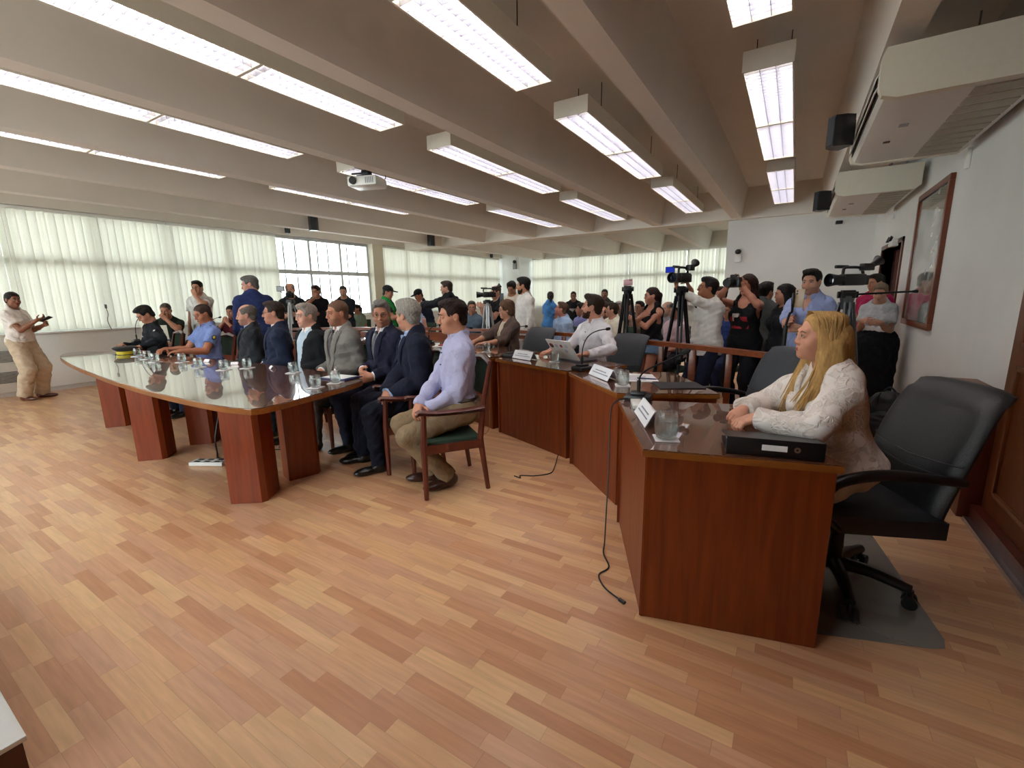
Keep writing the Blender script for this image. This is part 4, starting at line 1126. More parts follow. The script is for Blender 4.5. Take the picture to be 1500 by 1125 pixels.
# ---------------------------------------------------------------- council desks in a horseshoe
ZD = .78
def desk(front, rear, lab, ends=(True, True)):
    """front and rear edges, from the end nearest desk 1"""
    (f0, f1), (r0, r1) = [[np.array(p, float) for p in q] for q in (front, rear)]
    c = (f0+f1+r0+r1)/4; t = thing('council_desk', lab, 'desk', (c[0], c[1], 0), 0, 'cherry wood council desks in a horseshoe')
    L_ = lambda p: tuple(np.array(p)-c)
    top = [L_(f0), L_(f1), L_(r1), L_(r0)]
    MB().prism(top, ZD-.032, ZD-.006).build('desk_top', EDGEW, t, smooth=0)
    MB().prism(inset(top, .003), ZD-.006, ZD).build('glass_top', TOPW, t, smooth=0)
    def panel(a, b, name, z0=.06, ins=.02, th=.022, mt=CHERRY):
        a, b = np.array(L_(a)), np.array(L_(b)); u = (b-a)/np.linalg.norm(b-a); n = np.array([-u[1], u[0]])
        if n @ (-(a+b)/2) < 0: n = -n
        a2, b2 = a+n*ins+u*ins*.6, b+n*ins-u*ins*.6
        MB().prism([tuple(a2), tuple(b2), tuple(b2+n*th), tuple(a2+n*th)], z0, ZD-.033).build(name, mt, t, smooth=0)
    panel(f0, f1, 'front_panel', 0.002)
    panel(f0+(f1-f0)*.02, f1-(f1-f0)*.02, 'modesty_board', .25, .30)
    if ends[0]: panel(f0, r0, 'end_panel', 0.002)
    if ends[1]: panel(f1, r1, 'end_panel', 0.002)
    return t
desk([(-.47, 1.755), (-.845, 2.57)], [(.208, 1.925), (-.20, 2.76)], 'nearest cherry wood desk, with black ring binder on top')
desk([(-.91, 2.73), (-1.52, 3.33)], [(-.34, 3.0), (-.78, 3.69)], 'cherry wood desk with papers and black folder, second from the near end')
desk([(-1.56, 3.37), (-2.54, 3.765)], [(-1.22, 3.92), (-2.22, 4.36)], 'cherry wood desk with white laptop on top')
desk([(-2.62, 3.80), (-3.68, 4.22)], [(-2.36, 4.42), (-3.46, 4.86)], 'cherry wood desk where woman in brown cardigan sits')
desk([(-3.74, 4.25), (-4.82, 4.36)], [(-3.66, 4.92), (-4.88, 5.02)], 'cherry wood desk at the middle of the far row, behind the grey-haired man')
desk([(-4.88, 4.36), (-5.96, 4.25)], [(-4.94, 5.02), (-6.04, 4.92)], 'cherry wood desk at the middle of the far row, behind man in light grey suit')
desk([(-6.02, 4.22), (-7.08, 3.80)], [(-6.24, 4.86), (-7.34, 4.42)], 'cherry wood desk behind the priest')
desk([(-7.16, 3.765), (-8.14, 3.37)], [(-7.48, 4.36), (-8.48, 3.92)], 'cherry wood desk in front of woman in maroon top')
desk([(-8.18, 3.33), (-8.79, 2.73)], [(-8.92, 3.69), (-9.36, 3.0)], 'cherry wood desk at the window end, with open white laptop')
# ---------------------------------------------------------------- wooden railing behind the desks
RP = [(-.10, 4.22), (-.80, 4.66), (-1.5, 5.02), (-2.2, 5.40), (-3.0, 5.66), (-4.1, 5.78), (-5.4, 5.72), (-6.5, 5.36), (-7.4, 4.98), (-8.3, 4.40)]
t = thing('railing', 'curved wooden railing behind the council desks', 'railing', (-4.4, 5.0, 0))
RL = [np.array([x+4.4, y-5.0]) for x, y in RP]
def strip(P, w, z0, z1, name, par):
    P = [np.array(p) for p in P]; m = MB(); nn = []
    for i in range(len(P)):
        d = unit(P[min(i+1, len(P)-1)]-P[max(i-1, 0)]); nn.append(np.array([-d[1], d[0]]))
    for i in range(len(P)-1):
        q = [P[i]-nn[i]*w/2, P[i+1]-nn[i+1]*w/2, P[i+1]+nn[i+1]*w/2, P[i]+nn[i]*w/2]; m.prism([tuple(v) for v in q], z0, z1)
    return m.build(name, RAILW, par, smooth=0)
strip(RL, .085, .86, .905, 'top_rail', t); strip(RL, .03, .10, .16, 'bottom_rail', t); strip(RL[5:], .02, .17, .78, 'lower_panel', t); strip(RL[4:], .03, .78, .83, 'middle_rail', t)
for i, p in enumerate(RL):
    MB().box((p[0], p[1], .428), (.06, .06, .852), None, .004).build('post', RAILW, t)
    if i < len(RL)-1: q = (p+RL[i+1])/2; MB().box((q[0], q[1], .428), (.05, .05, .852), None, .004).build('post', RAILW, t)
# ---------------------------------------------------------------- chairs
def armchair(lab, x, y, face, W=.262, arms=True):
    fx, fy = face; t = thing('armchair' if arms else 'dining_chair', lab, 'chair', (x, y, 0), math.atan2(-fx, fy), 'wooden armchairs at the big table')
    D = .205 if arms else .23
    def leg(s, f):
        m = MB(); top = (.628 if arms else .40) if f > 0 else .95
        if f > 0: m.tube([(s*W, D, .004), (s*W, D, .40), (s*W, D-.01, top)], [.017, .024, .018], 8)
        else: m.tube([(s*W*.93, -D-.05, .004), (s*W*.95, -D, .40), (s*W*.93, -D-.04, .70), (s*W*.88, -D-.10, top)], [.017, .024, .02, .016], 8)
        m.build('leg', DARKWOOD, t)
    for s in (-1, 1):
        for f in (-1, 1): leg(s, f)
        if not arms: continue
        m = MB(); m.grid([[(s*W+q*.028, yy, zz+.012*(abs(q) < .5)) for q in (-1, -.4, .4, 1)] for yy, zz in ((-D-.03, .628), (-.1, .620), (.1, .624), (D+.02, .640), (D+.045, .628))])
        m.grid([[(s*W+q*.028, yy, zz-.02) for q in (1, .4, -.4, -1)] for yy, zz in ((-D-.03, .628), (-.1, .620), (.1, .624), (D+.02, .640), (D+.045, .628))])
        m.tube([(s*W, -D-.03, .626), (s*W, 0, .617), (s*W, D+.03, .628)], .017, 8); m.build('armrest', DARKWOOD, t)
    m = MB()
    for s in (-1, 1): m.box((s*W, 0, .365), (.022, 2*D, .06))
    m.box((0, D, .365), (2*W, .022, .06)); m.box((0, -D, .365), (2*W, .022, .06)); m.build('seat_frame', DARKWOOD, t)
    m = MB(); m.box((0, 0, .388), (2*W-.05, 2*D+.02, .05), None, .02); m.build('seat', GREENF, t)
    MB().tube([(-W*.88, -D-.098, .93), (0, -D-.125, .955), (W*.88, -D-.098, .93)], [.018, .026, .018], 8).build('back_rail', DARKWOOD, t)
    m = MB(); G = [[(q*.19, -D-.085-.02*(1-q*q)-(z-.68)*.18, z) for q in np.linspace(-1, 1, 7)] for z in np.linspace(.68, .93, 5)]
    m.grid(G); m.grid([[(a, b+.03, c) for a, b, c in r[::-1]] for r in G]); m.build('backrest', GREENF, t)
    return t
def office_chair(lab, x, y, face, m0, seat_z=.50, base_rot=0., backh=.62, grp='padded office chairs at the council desks', full=True):
    fx, fy = face; t = thing('office_chair', lab, 'chair', (x, y, 0), math.atan2(-fx, fy), grp)
    # seat: rounded cushion with waterfall front
    m = MB(); G = []; n = 15
    for v in np.linspace(-1, 1, n):
        row = []
        for u in np.linspace(-1, 1, n):
            xx = .255*u*(1-.06*v); yy = .25*v
            z = seat_z+.035*(1-u**6)*(1-v**6)-.012*(1-u*u)*(1-v*v)-(.035*max(0, v-.55)/.45)
            row.append((xx, yy, z))
        G.append(row)
    m.grid(G); B = [[(a, b, seat_z-.075+.03*max(0, (b-.15)/.1)) for a, b, c in r[::-1]] for r in G]; m.grid(B)
    rim = [G[0][i] for i in range(n)]+[G[j][n-1] for j in range(1, n)]+[G[n-1][i] for i in range(n-2, -1, -1)]+[G[j][0] for j in range(n-2, 0, -1)]
    k = len(rim); m.add([p for p in rim]+[(p[0], p[1], seat_z-.075+.03*max(0, (p[1]-.15)/.1)) for p in rim], [(i, i+k, (i+1) % k+k, (i+1) % k) for i in range(k)])
    m.build('seat', m0, t, smooth=60)
    # back: tall padded, leaning, rolled top edge
    def bs(u, v, off):
        w = .245+.02*math.sin(v*PI)-.035*max(0, v-.75)
        z = seat_z-.03+v*(backh+.02); yb = -.235-.06*v-.12*v*v-.10*max(0, v-.86)
        d = .012*math.cos(u*PI/2)
        return (u*w, yb+off+d*-1, z-.02*abs(u)**4*(v > .9))
    U_, V_ = np.linspace(-1, 1, 13), np.linspace(0, 1, 19)
    thick = lambda u, v: .075*(1-abs(u)**8)*min(1, (1-v)*9+.25)*min(1, v*8+.4)+.012
    m = MB(); F_ = [[bs(u, v, thick(u, v)*.55+.012*math.sin(v*PI*5.2)*(.3 < v < .62)*0) for u in U_] for v in V_]; B_ = [[bs(u, v, -thick(u, v)*.45) for u in U_] for v in V_]
    m.grid(F_); m.grid([r[::-1] for r in B_])
    nu, nv = len(U_), len(V_)
    rf = [F_[0][i] for i in range(nu)]+[F_[j][nu-1] for j in range(1, nv)]+[F_[nv-1][i] for i in range(nu-2, -1, -1)]+[F_[j][0] for j in range(nv-2, 0, -1)]
    rb = [B_[0][i] for i in range(nu)]+[B_[j][nu-1] for j in range(1, nv)]+[B_[nv-1][i] for i in range(nu-2, -1, -1)]+[B_[j][0] for j in range(nv-2, 0, -1)]
    k = len(rf); m.add(rf+rb, [(i, i+k, (i+1) % k+k, (i+1) % k) for i in range(k)])
    bk = m.build('backrest', m0, t, smooth=60)
    s_ = MB(); 
    for vv in (.33, .42): s_.tube([bs(u, vv+.05*abs(u), thick(u, vv)*.55+.001) for u in np.linspace(-.97, .97, 13)], .0045, 6)
    s_.build('seam', LEATH, bk)
    if not full:
        for sx in (-1, 1):
            for sy in (-1, 1): MB().tube([(sx*.2, sy*.2, seat_z-.08), (sx*.22, sy*.22, .003)], .014, 8).build('leg', BLACKM, t)
        return t
    for s in (-1, 1):
        m = MB(); pts = spline([(s*.262, .16, seat_z-.05), (s*.30, .25, seat_z+.05), (s*.31, .22, seat_z+.17), (s*.31, .05, seat_z+.215), (s*.30, -.14, seat_z+.20), (s*.262, -.285, seat_z+.17)], 6)
        m.tube(pts, [.017+.006*math.sin(i/(len(pts)-1)*PI) for i in range(len(pts))], 10); m.build('armrest', BLACKP, t)
    m = MB(); m.box((0, 0, seat_z-.09), (.30, .26, .03), None, .01); m.box((0, -.24, seat_z-.05), (.36, .05, .10), None, .015); m.build('seat_plate', BLACKP, t)
    m = MB(); m.tube([(0, 0, .29), (0, 0, seat_z-.09)], .014, 12); m.build('gas_column', STEEL, t)
    m = MB(); m.tube([(0, 0, .10), (0, 0, .31)], [.032, .027], 14); m.build('column_cover', BLACKP, t)
    for i in range(5):
        a = base_rot+i*2*PI/5; d = np.array([math.cos(a), math.sin(a), 0]); e = d*.285
        m = MB(); m.tube([(0, 0, .115), tuple(e*.5+[0, 0, .115]), tuple(e+[0, 0, .085])], [.034, .027, .021], 10); sp = m.build('base_spoke', BLACKP, t)
        c = MB(); sd = np.array([-d[1], d[0], 0])
        for q in (-1, 1): c.tube([tuple(e+sd*q*.012+[0, 0, .031]), tuple(e+sd*q*.032+[0, 0, .031])], .029, 16)
        c.tube([tuple(e+[0, 0, .03]), tuple(e+[0, 0, .085])], .012, 8); c.build('caster', BLACKP, sp)
    return t
def green_chair(lab, x, y, face):
    fx, fy = face; t = thing('audience_chair', lab, 'chair', (x, y, 0), math.atan2(-fx, fy), 'green audience chairs behind the railing')
    MB().box((0, 0, .382), (.44, .42, .05), None, .02).build('seat', GREENF, t); MB().box((0, -.26, .72), (.44, .045, .36), rotx(.15), .02).build('backrest', GREENF, t)
    for sx in (-1, 1):
        MB().tube([(sx*.2, .19, .003), (sx*.2, .17, .358)], .011, 8).build('leg', BLACKM, t); MB().tube([(sx*.2, -.24, .003), (sx*.2, -.2, .42), (sx*.2, -.29, .8)], .011, 8).build('leg', BLACKM, t)
    return t
office_chair('large black leather office chair under the blonde woman', .275, 2.485, (-.91, -.42), LEATH, .465, .35, .545)
office_chair('empty grey-blue office chair at the desk with papers', -.30, 3.36, (-.80, -.60), LEATHG, .47, .2, .56)
office_chair('grey-blue office chair behind bearded man in white shirt', -1.66, 4.50, (-.45, -.89), LEATHG, .425, .4, .56, full=False)
office_chair('grey-blue office chair beside woman in brown cardigan', -3.0, 5.06, (-.25, -.97), LEATHG, .425, .1, .56, full=False)
# floor protector mat under the black chair
def mat_mat():
    m = bpy.data.materials.new('clear_floor_mat'); m.use_nodes = True; nt, N, L = nodes(m); b = N['Principled BSDF']
    b.inputs['Base Color'].default_value = lin('8d8a84')+(1,); b.inputs['Roughness'].default_value = .22
    t = N.new('ShaderNodeBsdfTransparent'); mx = N.new('ShaderNodeMixShader'); mx.inputs[0].default_value = .62
    n = N.new('ShaderNodeTexNoise'); n.inputs['Scale'].default_value = 60; bp = N.new('ShaderNodeBump'); bp.inputs['Strength'].default_value = .1; L.new(n.outputs['Fac'], bp.inputs['Height']); L.new(bp.outputs['Normal'], b.inputs['Normal'])
    L.new(t.outputs[0], mx.inputs[1]); L.new(b.outputs[0], mx.inputs[2]); L.new(mx.outputs[0], N['Material Output'].inputs[0]); return m
o = MB().prism([(.06, 1.99), (.58, 2.17), (.63, 2.20), (.64, 2.26), (.50, 3.15), (.15, 3.05)], .0005, .0028).build('floor_mat', mat_mat(), smooth=0); tag(o, 'greyish clear protector mat under the black office chair', 'mat')
# ---------------------------------------------------------------- small things: glasses of water, coasters, cards
def glass0(name='drinking_glass', sc=1.):
    t = thing(name, 'x', 'glass')
    out = [(.026, 0), (.033, .004), (.039, .025), (.0405, .05), (.038, .075), (.0345, .094)]; inn = [(.0325, .094), (.036, .075), (.0385, .05), (.037, .026), (.028, .009), (.0005, .008)]
    m = MB(); m.lathe([(r*sc, z*sc) for r, z in out+inn], n=26); m.build('glass', GLASS, t, smooth=50)
    w = MB(); w.lathe([(.001, .0095*sc), (.0275*sc, .0105*sc), (.0365*sc, .0265*sc), (.038*sc, .05*sc), (.0365*sc, .066*sc), (.001, .066*sc)], n=26); w.build('water', WATER, t, smooth=50)
    return t
GL0 = None
def put_glass(x, y, z, lab, clab, sc=1.):
    global GL0
    if GL0 is None: GL0 = glass0(); g = GL0; g['label'] = lab; g['group'] = 'water glasses'
    else: g = dup(GL0, label=lab)
    g.location = (x, y, z+.0062); g.scale = (sc, sc, sc)
    c = MB().box((0, 0, .003), (.10, .10, .004), rotz(.4), .001).build('coaster', PAPER); c.location = (x, y, z+.0005); tag(c, clab, 'coaster', 'white paper coasters')
GP = [(-6.9, 2.27, 'water glass nearest the peaked cap'), (-6.42, 2.20, 'second water glass from the peaked cap'), (-6.02, 2.13, 'third water glass from the peaked cap, in front of black-uniformed officer'), (-5.72, 2.27, 'water glass in front of the officer in blue'),
      (-5.08, 2.15, 'water glass at middle of table, before balding man in grey suit'), (-4.66, 2.19, 'water glass in front of man in navy suit and glasses'), (-3.86, 2.40, 'water glass in front of the priest'),
      (-3.03, 2.05, 'water glass nearest the table end'), (-3.06, 2.25, 'water glass beside blue folder at table end'), (-4.56, 2.36, 'water glass behind another, beside white slip of paper')]
for x, y, l in GP: put_glass(x, y, ZT, l, 'white coaster under '+l.replace('water glass', 'glass'), 1.0)
put_glass(-.42, 1.93, ZD, 'large full water glass on the nearest desk', 'white coaster on the nearest desk', 1.25)
put_glass(-.955, 2.98, ZD, 'water glass on desk with papers', 'white coaster on desk with papers', 1.1)
put_glass(-1.87, 3.77, ZD, 'water glass in front of the white laptop', 'white coaster in front of white laptop', 1.1)
put_glass(-2.90, 4.13, ZD, 'water glass in front of woman in brown cardigan', 'white coaster in front of woman in brown cardigan', 1.1)
def name_card(a, b, z, lab, h=.085):
    a, b = np.array(a, float), np.array(b, float); c = (a+b)/2; u = unit(np.append(b-a, 0)); n = np.array([-u[1], u[0], 0]); w = np.linalg.norm(b-a)
    t = thing('name_card', lab, 'name card', (c[0], c[1], z+.001), math.atan2(u[1], u[0]), 'folded white name cards on the desks')
    m = MB()
    for s in (-1, 1): m.box((0, s*.024, h/2), (w, .0025, h+.004), rotx(s*.52))
    m.build('card', CARD, t, smooth=0)
    g = MB()
    for k, (zz, ww) in enumerate(((.052, .55), (.034, .75))):
        for s in (-1, 1):
            rs = random.Random(k+int(w*1000)); xx = -w*ww/2
            while xx < w*ww/2:
                l_ = rs.uniform(.008, .022); g.box((xx+l_/2, s*(.0265-(zz-h/2)*math.tan(.52)*1.0), zz), (l_, .0012, .007), rotx(s*.52)); xx += l_+.006
    g.build('printed_lines', mat('card_print', '7a8294', .6), t, smooth=0)
name_card((-.63, 2.33), (-.50, 2.06), ZD, 'white folded name card on the nearest desk')
name_card((-1.30, 3.33), (-1.06, 3.09), ZD, 'white folded name card on the desk with papers')
name_card((-2.37, 3.89), (-2.10, 3.785), ZD, 'white folded name card beside the white laptop')
# microphones
def mic(base, head, lab, bend=.35):
    base, head = np.array(base, float), np.array(head, float); t = thing('desk_microphone', lab, 'microphone', tuple(base), 0, 'gooseneck microphones on the desks')
    d = head-base; h = unit([d[0], d[1], 0]); a = math.atan2(h[1], h[0])
    m = MB(); m.box((0, 0, .018), (.15, .12, .034), rotz(a), .012); m.box((-h[0]*.0, -h[1]*.0, .042), (.09, .07, .022), rotz(a), .010); m.build('base', BLACKP, t)
    m = MB(); m.tube([(0, 0, .05), (0, 0, .12)], .011, 10); m.build('neck_socket', BLACKP, t)
    pts = bez([(0, 0, .11), (0, 0, .11+bend*.5), tuple(d*.35+[0, 0, bend*.6]), tuple(d)], 18)
    m = MB(); m.tube(pts, .0048, 8); m.build('gooseneck', BLACKM, t)
    e = unit(pts[-1]-pts[-3]); m = MB(); m.tube([tuple(d-e*.01), tuple(d), tuple(d+e*.03), tuple(d+e*.042)], [.008, .014, .014, .006], 12); m.build('capsule', mat('mic_foam', '17181a', .9), t)
    return t
mic((-.735, 2.60, ZD), at_y(1001, 517, 2.62), 'desk microphone on the nearest desk, leaning towards empty chair', .16)
mic((-1.46, 3.46, ZD), at_y(889, 482, 3.75), 'desk microphone in front of bearded man in white shirt')
mic((-2.46, 3.93, ZD), at_y(770, 478, 4.30), 'desk microphone beside the white laptop, leaning right')
mic((-8.80, 2.92, ZD), at_y(208, 461, 2.85), 'desk microphone on the desk end at the window wall')
mic((-8.05, 3.62, ZD), at_y(321, 465, 3.85), 'desk microphone in front of woman in maroon top')
mic((-4.2, 4.62, ZD), at_y(688, 480, 4.9), 'desk microphone on far desk before man in blue-grey shirt')
# things on the nearest desk
t = thing('ring_binder', 'thick black ring binder lying on the nearest desk', 'binder', (-.035, 2.005, ZD+.001), math.atan2(.08, .40))
m = MB(); m.box((0, 0, .0035), (.33, .22, .005)); m.box((0, .0, .0475), (.33, .222, .005), rotx(-.17)); m.build('covers', BLACKP, t)
m = MB(); m.box((0, -.108, .035), (.33, .006, .066), None, .002); m.build('spine', BLACKP, t)
m = MB(); m.box((0, .006, .0185), (.295, .18, .024)); m.build('papers', PAPER, t, smooth=0)
MB().box((.0, -.1120, .036), (.085, .002, .022)).build('spine_label', PAPER, t, smooth=0)
m = MB(); m.lathe([(.004, -.0), (.011, 0), (.011, .003), (.004, .003)], (.075, -.1115, .036), 14, R=rotx(PI/2), closed=True); m.build('finger_ring', STEEL, t)
t = thing('white_hub', 'flat white plastic adapter box by the near microphone', 'adapter', (-.70, 2.455, ZD+.001), 1.95)
MB().box((0, 0, .012), (.17, .06, .022), None, .006).build('case', METALW, t); MB().box((-.05, -.031, .012), (.03, .002, .01)).build('socket', GREYP, t)
# things on the second desk
o = MB().box((0, 0, .003), (.30, .21, .005), rotz(.5)).build('black_folder', mat('folder_black', '1c1d20', .5)); o.location = (-.62, 3.14, ZD+.001); tag(o, 'flat black folder lying on the desk with papers', 'folder')
t = thing('document_stack', 'loose white documents with printed lines on desk', 'papers', (-.95, 3.30, ZD+.001), .3)
for k, (x, y, r) in enumerate(((0, 0, 0), (.03, .015, .12), (-.01, .03, -.1))): MB().box((x, y, .001+.0012*k), (.21, .29, .001), rotz(r)).build('sheet', PAPER, t, smooth=0)
m = MB()
for k in range(7): m.box((.0, -.10+k*.03, .0045), (.13, .006, .0006))
m.build('printed_lines', mat('doc_print', '5a5f86', .6), t, smooth=0)
t = thing('pen', 'dark ballpoint pen lying on the white documents', 'pen', (-.86, 3.25, ZD+.0125), .1); MB().tube([(-.07, 0, 0), (.06, 0, 0), (.072, 0, 0)], [.005, .005, .001], 8).build('barrel', mat('pen_blue', '20245a', .3), t); MB().tube([(-.07, 0, .006), (-.02, 0, .006)], .0015, 5).build('clip', STEEL, t)
t = thing('glass_dish', 'low clear glass dish on the desk with papers', 'dish', (-1.20, 3.50, ZD+.001)); MB().lathe([(.05, 0), (.062, .01), (.066, .035), (.060, .036), (.055, .012), (.0005, .010)], n=26).build('dish', GLASS, t)
# laptop with stickers on the third desk
def laptop(x, y, face, lab, lid, stick=False, open_=1.85):
    fx, fy = face; t = thing('laptop', lab, 'laptop', (x, y, ZD+.001), math.atan2(-fx, fy))
    MB().box((0, 0, .009), (.34, .235, .016), None, .005).build('keyboard_base', mat('laptop_grey', '6d7078', .35, .5), t)
    R = rotx(-(open_-PI/2)); l = MB().box((0, .117, .016) + R @ np.array([0, 0, .118]), (.34, .008, .235), R, .003).build('lid', lid, t)
    sc_ = MB().box((0, .117, .016) + R @ np.array([0, -.0047, .118]), (.315, .0015, .205), R).build('screen', mat('screen_off', '20242c', .1), l)
    if stick:
        for (sx, sz, r, cc) in ((-.02, .17, .018, 'a03b44'), (-.09, .172, .022, 'c9ced6'), (.05, .168, .02, 'b9bec8'), (.122, .165, .028, '8c2f35'), (.118, .158, .014, '2d2a30'), (-.055, .11, .021, 'bcc1cc'), (.0, .125, .012, 'd4d6da')):
            b_ = MB(); b_.lathe([(r, 0), (r, .0016), (.0003, .0016)], n=18); o = b_.build('sticker', mat('sticker_'+cc, cc, .4), l)
            M_ = R @ np.array([[1, 0, 0], [0, 0, 1], [0, -1, 0]])
            p = np.array([0, .117, .016])+R @ np.array([sx, .0042+(.0017 if r == .014 else 0), sz]); o.matrix_local = Matrix([list(M_[i])+[p[i]] for i in range(3)]+[[0, 0, 0, 1]])
    return t
laptop(-1.75, 4.02, (-.40, -.92), 'open white laptop with stickers on lid, before bearded man', METALW, True, 2.2)
laptop(-8.95, 3.28, (.80, -.60), 'open cream laptop in front of man in dark green t-shirt', mat('laptop_cream', 'e9e4d2', .4), False, 1.75)
# book and papers on the fourth desk
t = thing('red_book', 'red covered book on papers behind the grey-haired man', 'book', (-3.75, 4.55, ZD+.009), .2); MB().box((0, 0, .008), (.22, .30, .014), None, .002).build('cover', mat('book_red', 'a8202a', .5), t); MB().box((.004, 0, .008), (.218, .292, .011)).build('pages', PAPER, t)
o = MB().box((0, 0, .004), (.30, .42, .006), rotz(.1)).build('paper_stack', PAPER); o.location = (-3.75, 4.55, ZD+.0005); tag(o, 'white paper stack under the red book', 'papers')
# on the big table: peaked cap, folder, slips
t = thing('peaked_cap', 'black police peaked cap with yellow band on the table', 'cap', (-7.35, 2.30, ZT+.002), 2.9)
m = MB(); m.lathe([(.092, 0), (.096, .045), (.13, .075), (.135, .085), (.11, .10), (.001, .104)], n=30); m.build('crown', mat('cap_black', '15171c', .6), t)
MB().lathe([(.0945, .004), (.0975, .042), (.0985, .042), (.0957, .004)], n=30, closed=True).build('band', mat('cap_yellow', 'c9b82a', .5), t)
m = MB(); m.grid([[((.094+.06*q)*math.cos(a), (.094+.06*q)*math.sin(a), .012-.010*q) for q in (0, .5, 1)] for a in np.linspace(-1.0, 1.0, 13)]); m.grid([[((.094+.06*q)*math.cos(a), (.094+.06*q)*math.sin(a), .008-.010*q+.002) for q in (1, .5, 0)] for a in np.linspace(-1.0, 1.0, 13)]); m.build('visor', BLACKP, t)
t = thing('blue_folder', 'dark blue folder with papers at the table end', 'folder', (-3.22, 2.42, ZT+.001), .1); MB().box((0, 0, .006), (.30, .20, .010), None, .002).build('cover', mat('folder_blue', '1b2150', .4), t); MB().box((-.01, .0, .0125), (.24, .16, .002)).build('papers', PAPER, t)
for (x, y, r, l) in ((-5.48, 2.42, .3, 'white folded slip before the officer in blue'), (-4.30, 2.46, -.3, 'white slip of paper before man in navy suit'), (-4.95, 2.44, .8, 'white slip of paper before balding man in grey suit')):
    m = MB()
    for s in (-1, 1): m.box((0, s*.012, .014), (.07, .0015, .034), rotx(s*.7))
    o = m.build('paper_slip', PAPER, smooth=0); o.location = (x, y, ZT+.002); o.rotation_euler = (0, 0, r); tag(o, l, 'paper')
# ---------------------------------------------------------------- cables and power strip on the floor
t = thing('power_strip', 'white power strip on the floor between table legs', 'power strip', (-4.22, 1.76, .002), .5)
MB().box((0, 0, .018), (.30, .11, .034), None, .008).build('case', METALW, t); m = MB()
for k in range(3):
    for s in (-1, 1): m.box((-.09+k*.09, s*.024, .0355), (.05, .03, .002))
m.build('sockets', BLACKP, t)
def cable(P, r, lab, name='cable', plug=None, m_=None):
    pts = spline(P, 8); o = MB(); o.tube(pts, r, 6); o = o.build(name, m_ or mat('cable_black', '1c1815', .5)); tag(o, lab, 'cable')
    if plug: MB().tube([P[-1], tuple(np.array(P[-1])+np.array(plug))], .009, 8).build('plug', BLACKP, o)
    return o
cable([(-4.55, 2.10, .66), (-4.58, 2.08, .45), (-4.60, 2.0, .12), (-4.45, 1.93, .008), (-4.30, 1.86, .008), (-4.2, 1.83, .04)], .008, 'thick black cable hanging from the table to power strip')
cable([(-4.10, 1.80, .04), (-3.95, 1.86, .008), (-3.9, 2.0, .008), (-4.1, 2.15, .008), (-4.3, 2.12, .008), (-4.0, 2.3, .008)], .006, 'thin black cable looping on floor behind power strip')
cable([(-.775, 2.54, ZD+.02), (-.84, 2.50, ZD-.0), (-.865, 2.49, .70), (-.85, 2.44, .40), (-.83, 2.36, .15), (-.80, 2.26, .02), (-.77, 2.16, .005), (-.70, 2.05, .005), (-.72, 1.96, .005), (-.66, 1.88, .005), (-.57, 1.83, .006)], .0042, 'thin dark cable hanging down nearest desk to a plug', plug=(.03, -.012, 0))
cable([(-1.56, 3.22, .10), (-1.55, 3.12, .01), (-1.54, 3.02, .005), (-1.62, 2.92, .005), (-1.72, 2.87, .005), (-1.70, 2.83, .005), (-1.76, 2.84, .005)], .0042, 'thin dark cable end lying on floor before laptop desk')
cable([(-2.58, 3.7, .25), (-2.57, 3.66, .05), (-2.62, 3.60, .005), (-2.75, 3.62, .005), (-2.85, 3.6, .005)], .0042, 'thin pale cable on floor by the cardigan woman desk', m_=mat('cable_tan', '9a7a52', .6))
# backpack by the white wall
t = thing('backpack', 'black backpack on the floor against white wall', 'bag', (.84, 5.35, .003), -.3)
V = [U(ell((0, 0, .22), (.18, .11, .24)), .05), U(rbox((0, 0, .12), (.17, .11, .12), I3, .05), .05), NOISE(.006, .08, 8), CUT((0, 0, -1), 0)]
BAGM = mat('backpack_nylon', '131619', .6, bump=.3, bscale=120)
sdf_obj('body', V, .01, BAGM, t)
sdf_obj('front_pocket', [U(ell((0, -.10, .16), (.13, .06, .13)), .03), NOISE(.004, .06, 9)], .009, mat('backpack_pocket', '1b2024', .6, bump=.3, bscale=120), t)
for s in (-1, 1): MB().tube(spline([(s*.06, -.03, .44), (s*.10, -.13, .36), (s*.13, -.15, .2), (s*.14, -.06, .06)], 6), .012, 6).build('strap', BAGM, t)
MB().tube(spline([(-.05, 0, .45), (0, 0, .50), (.05, 0, .45)], 6), .009, 6).build('handle', BAGM, t)
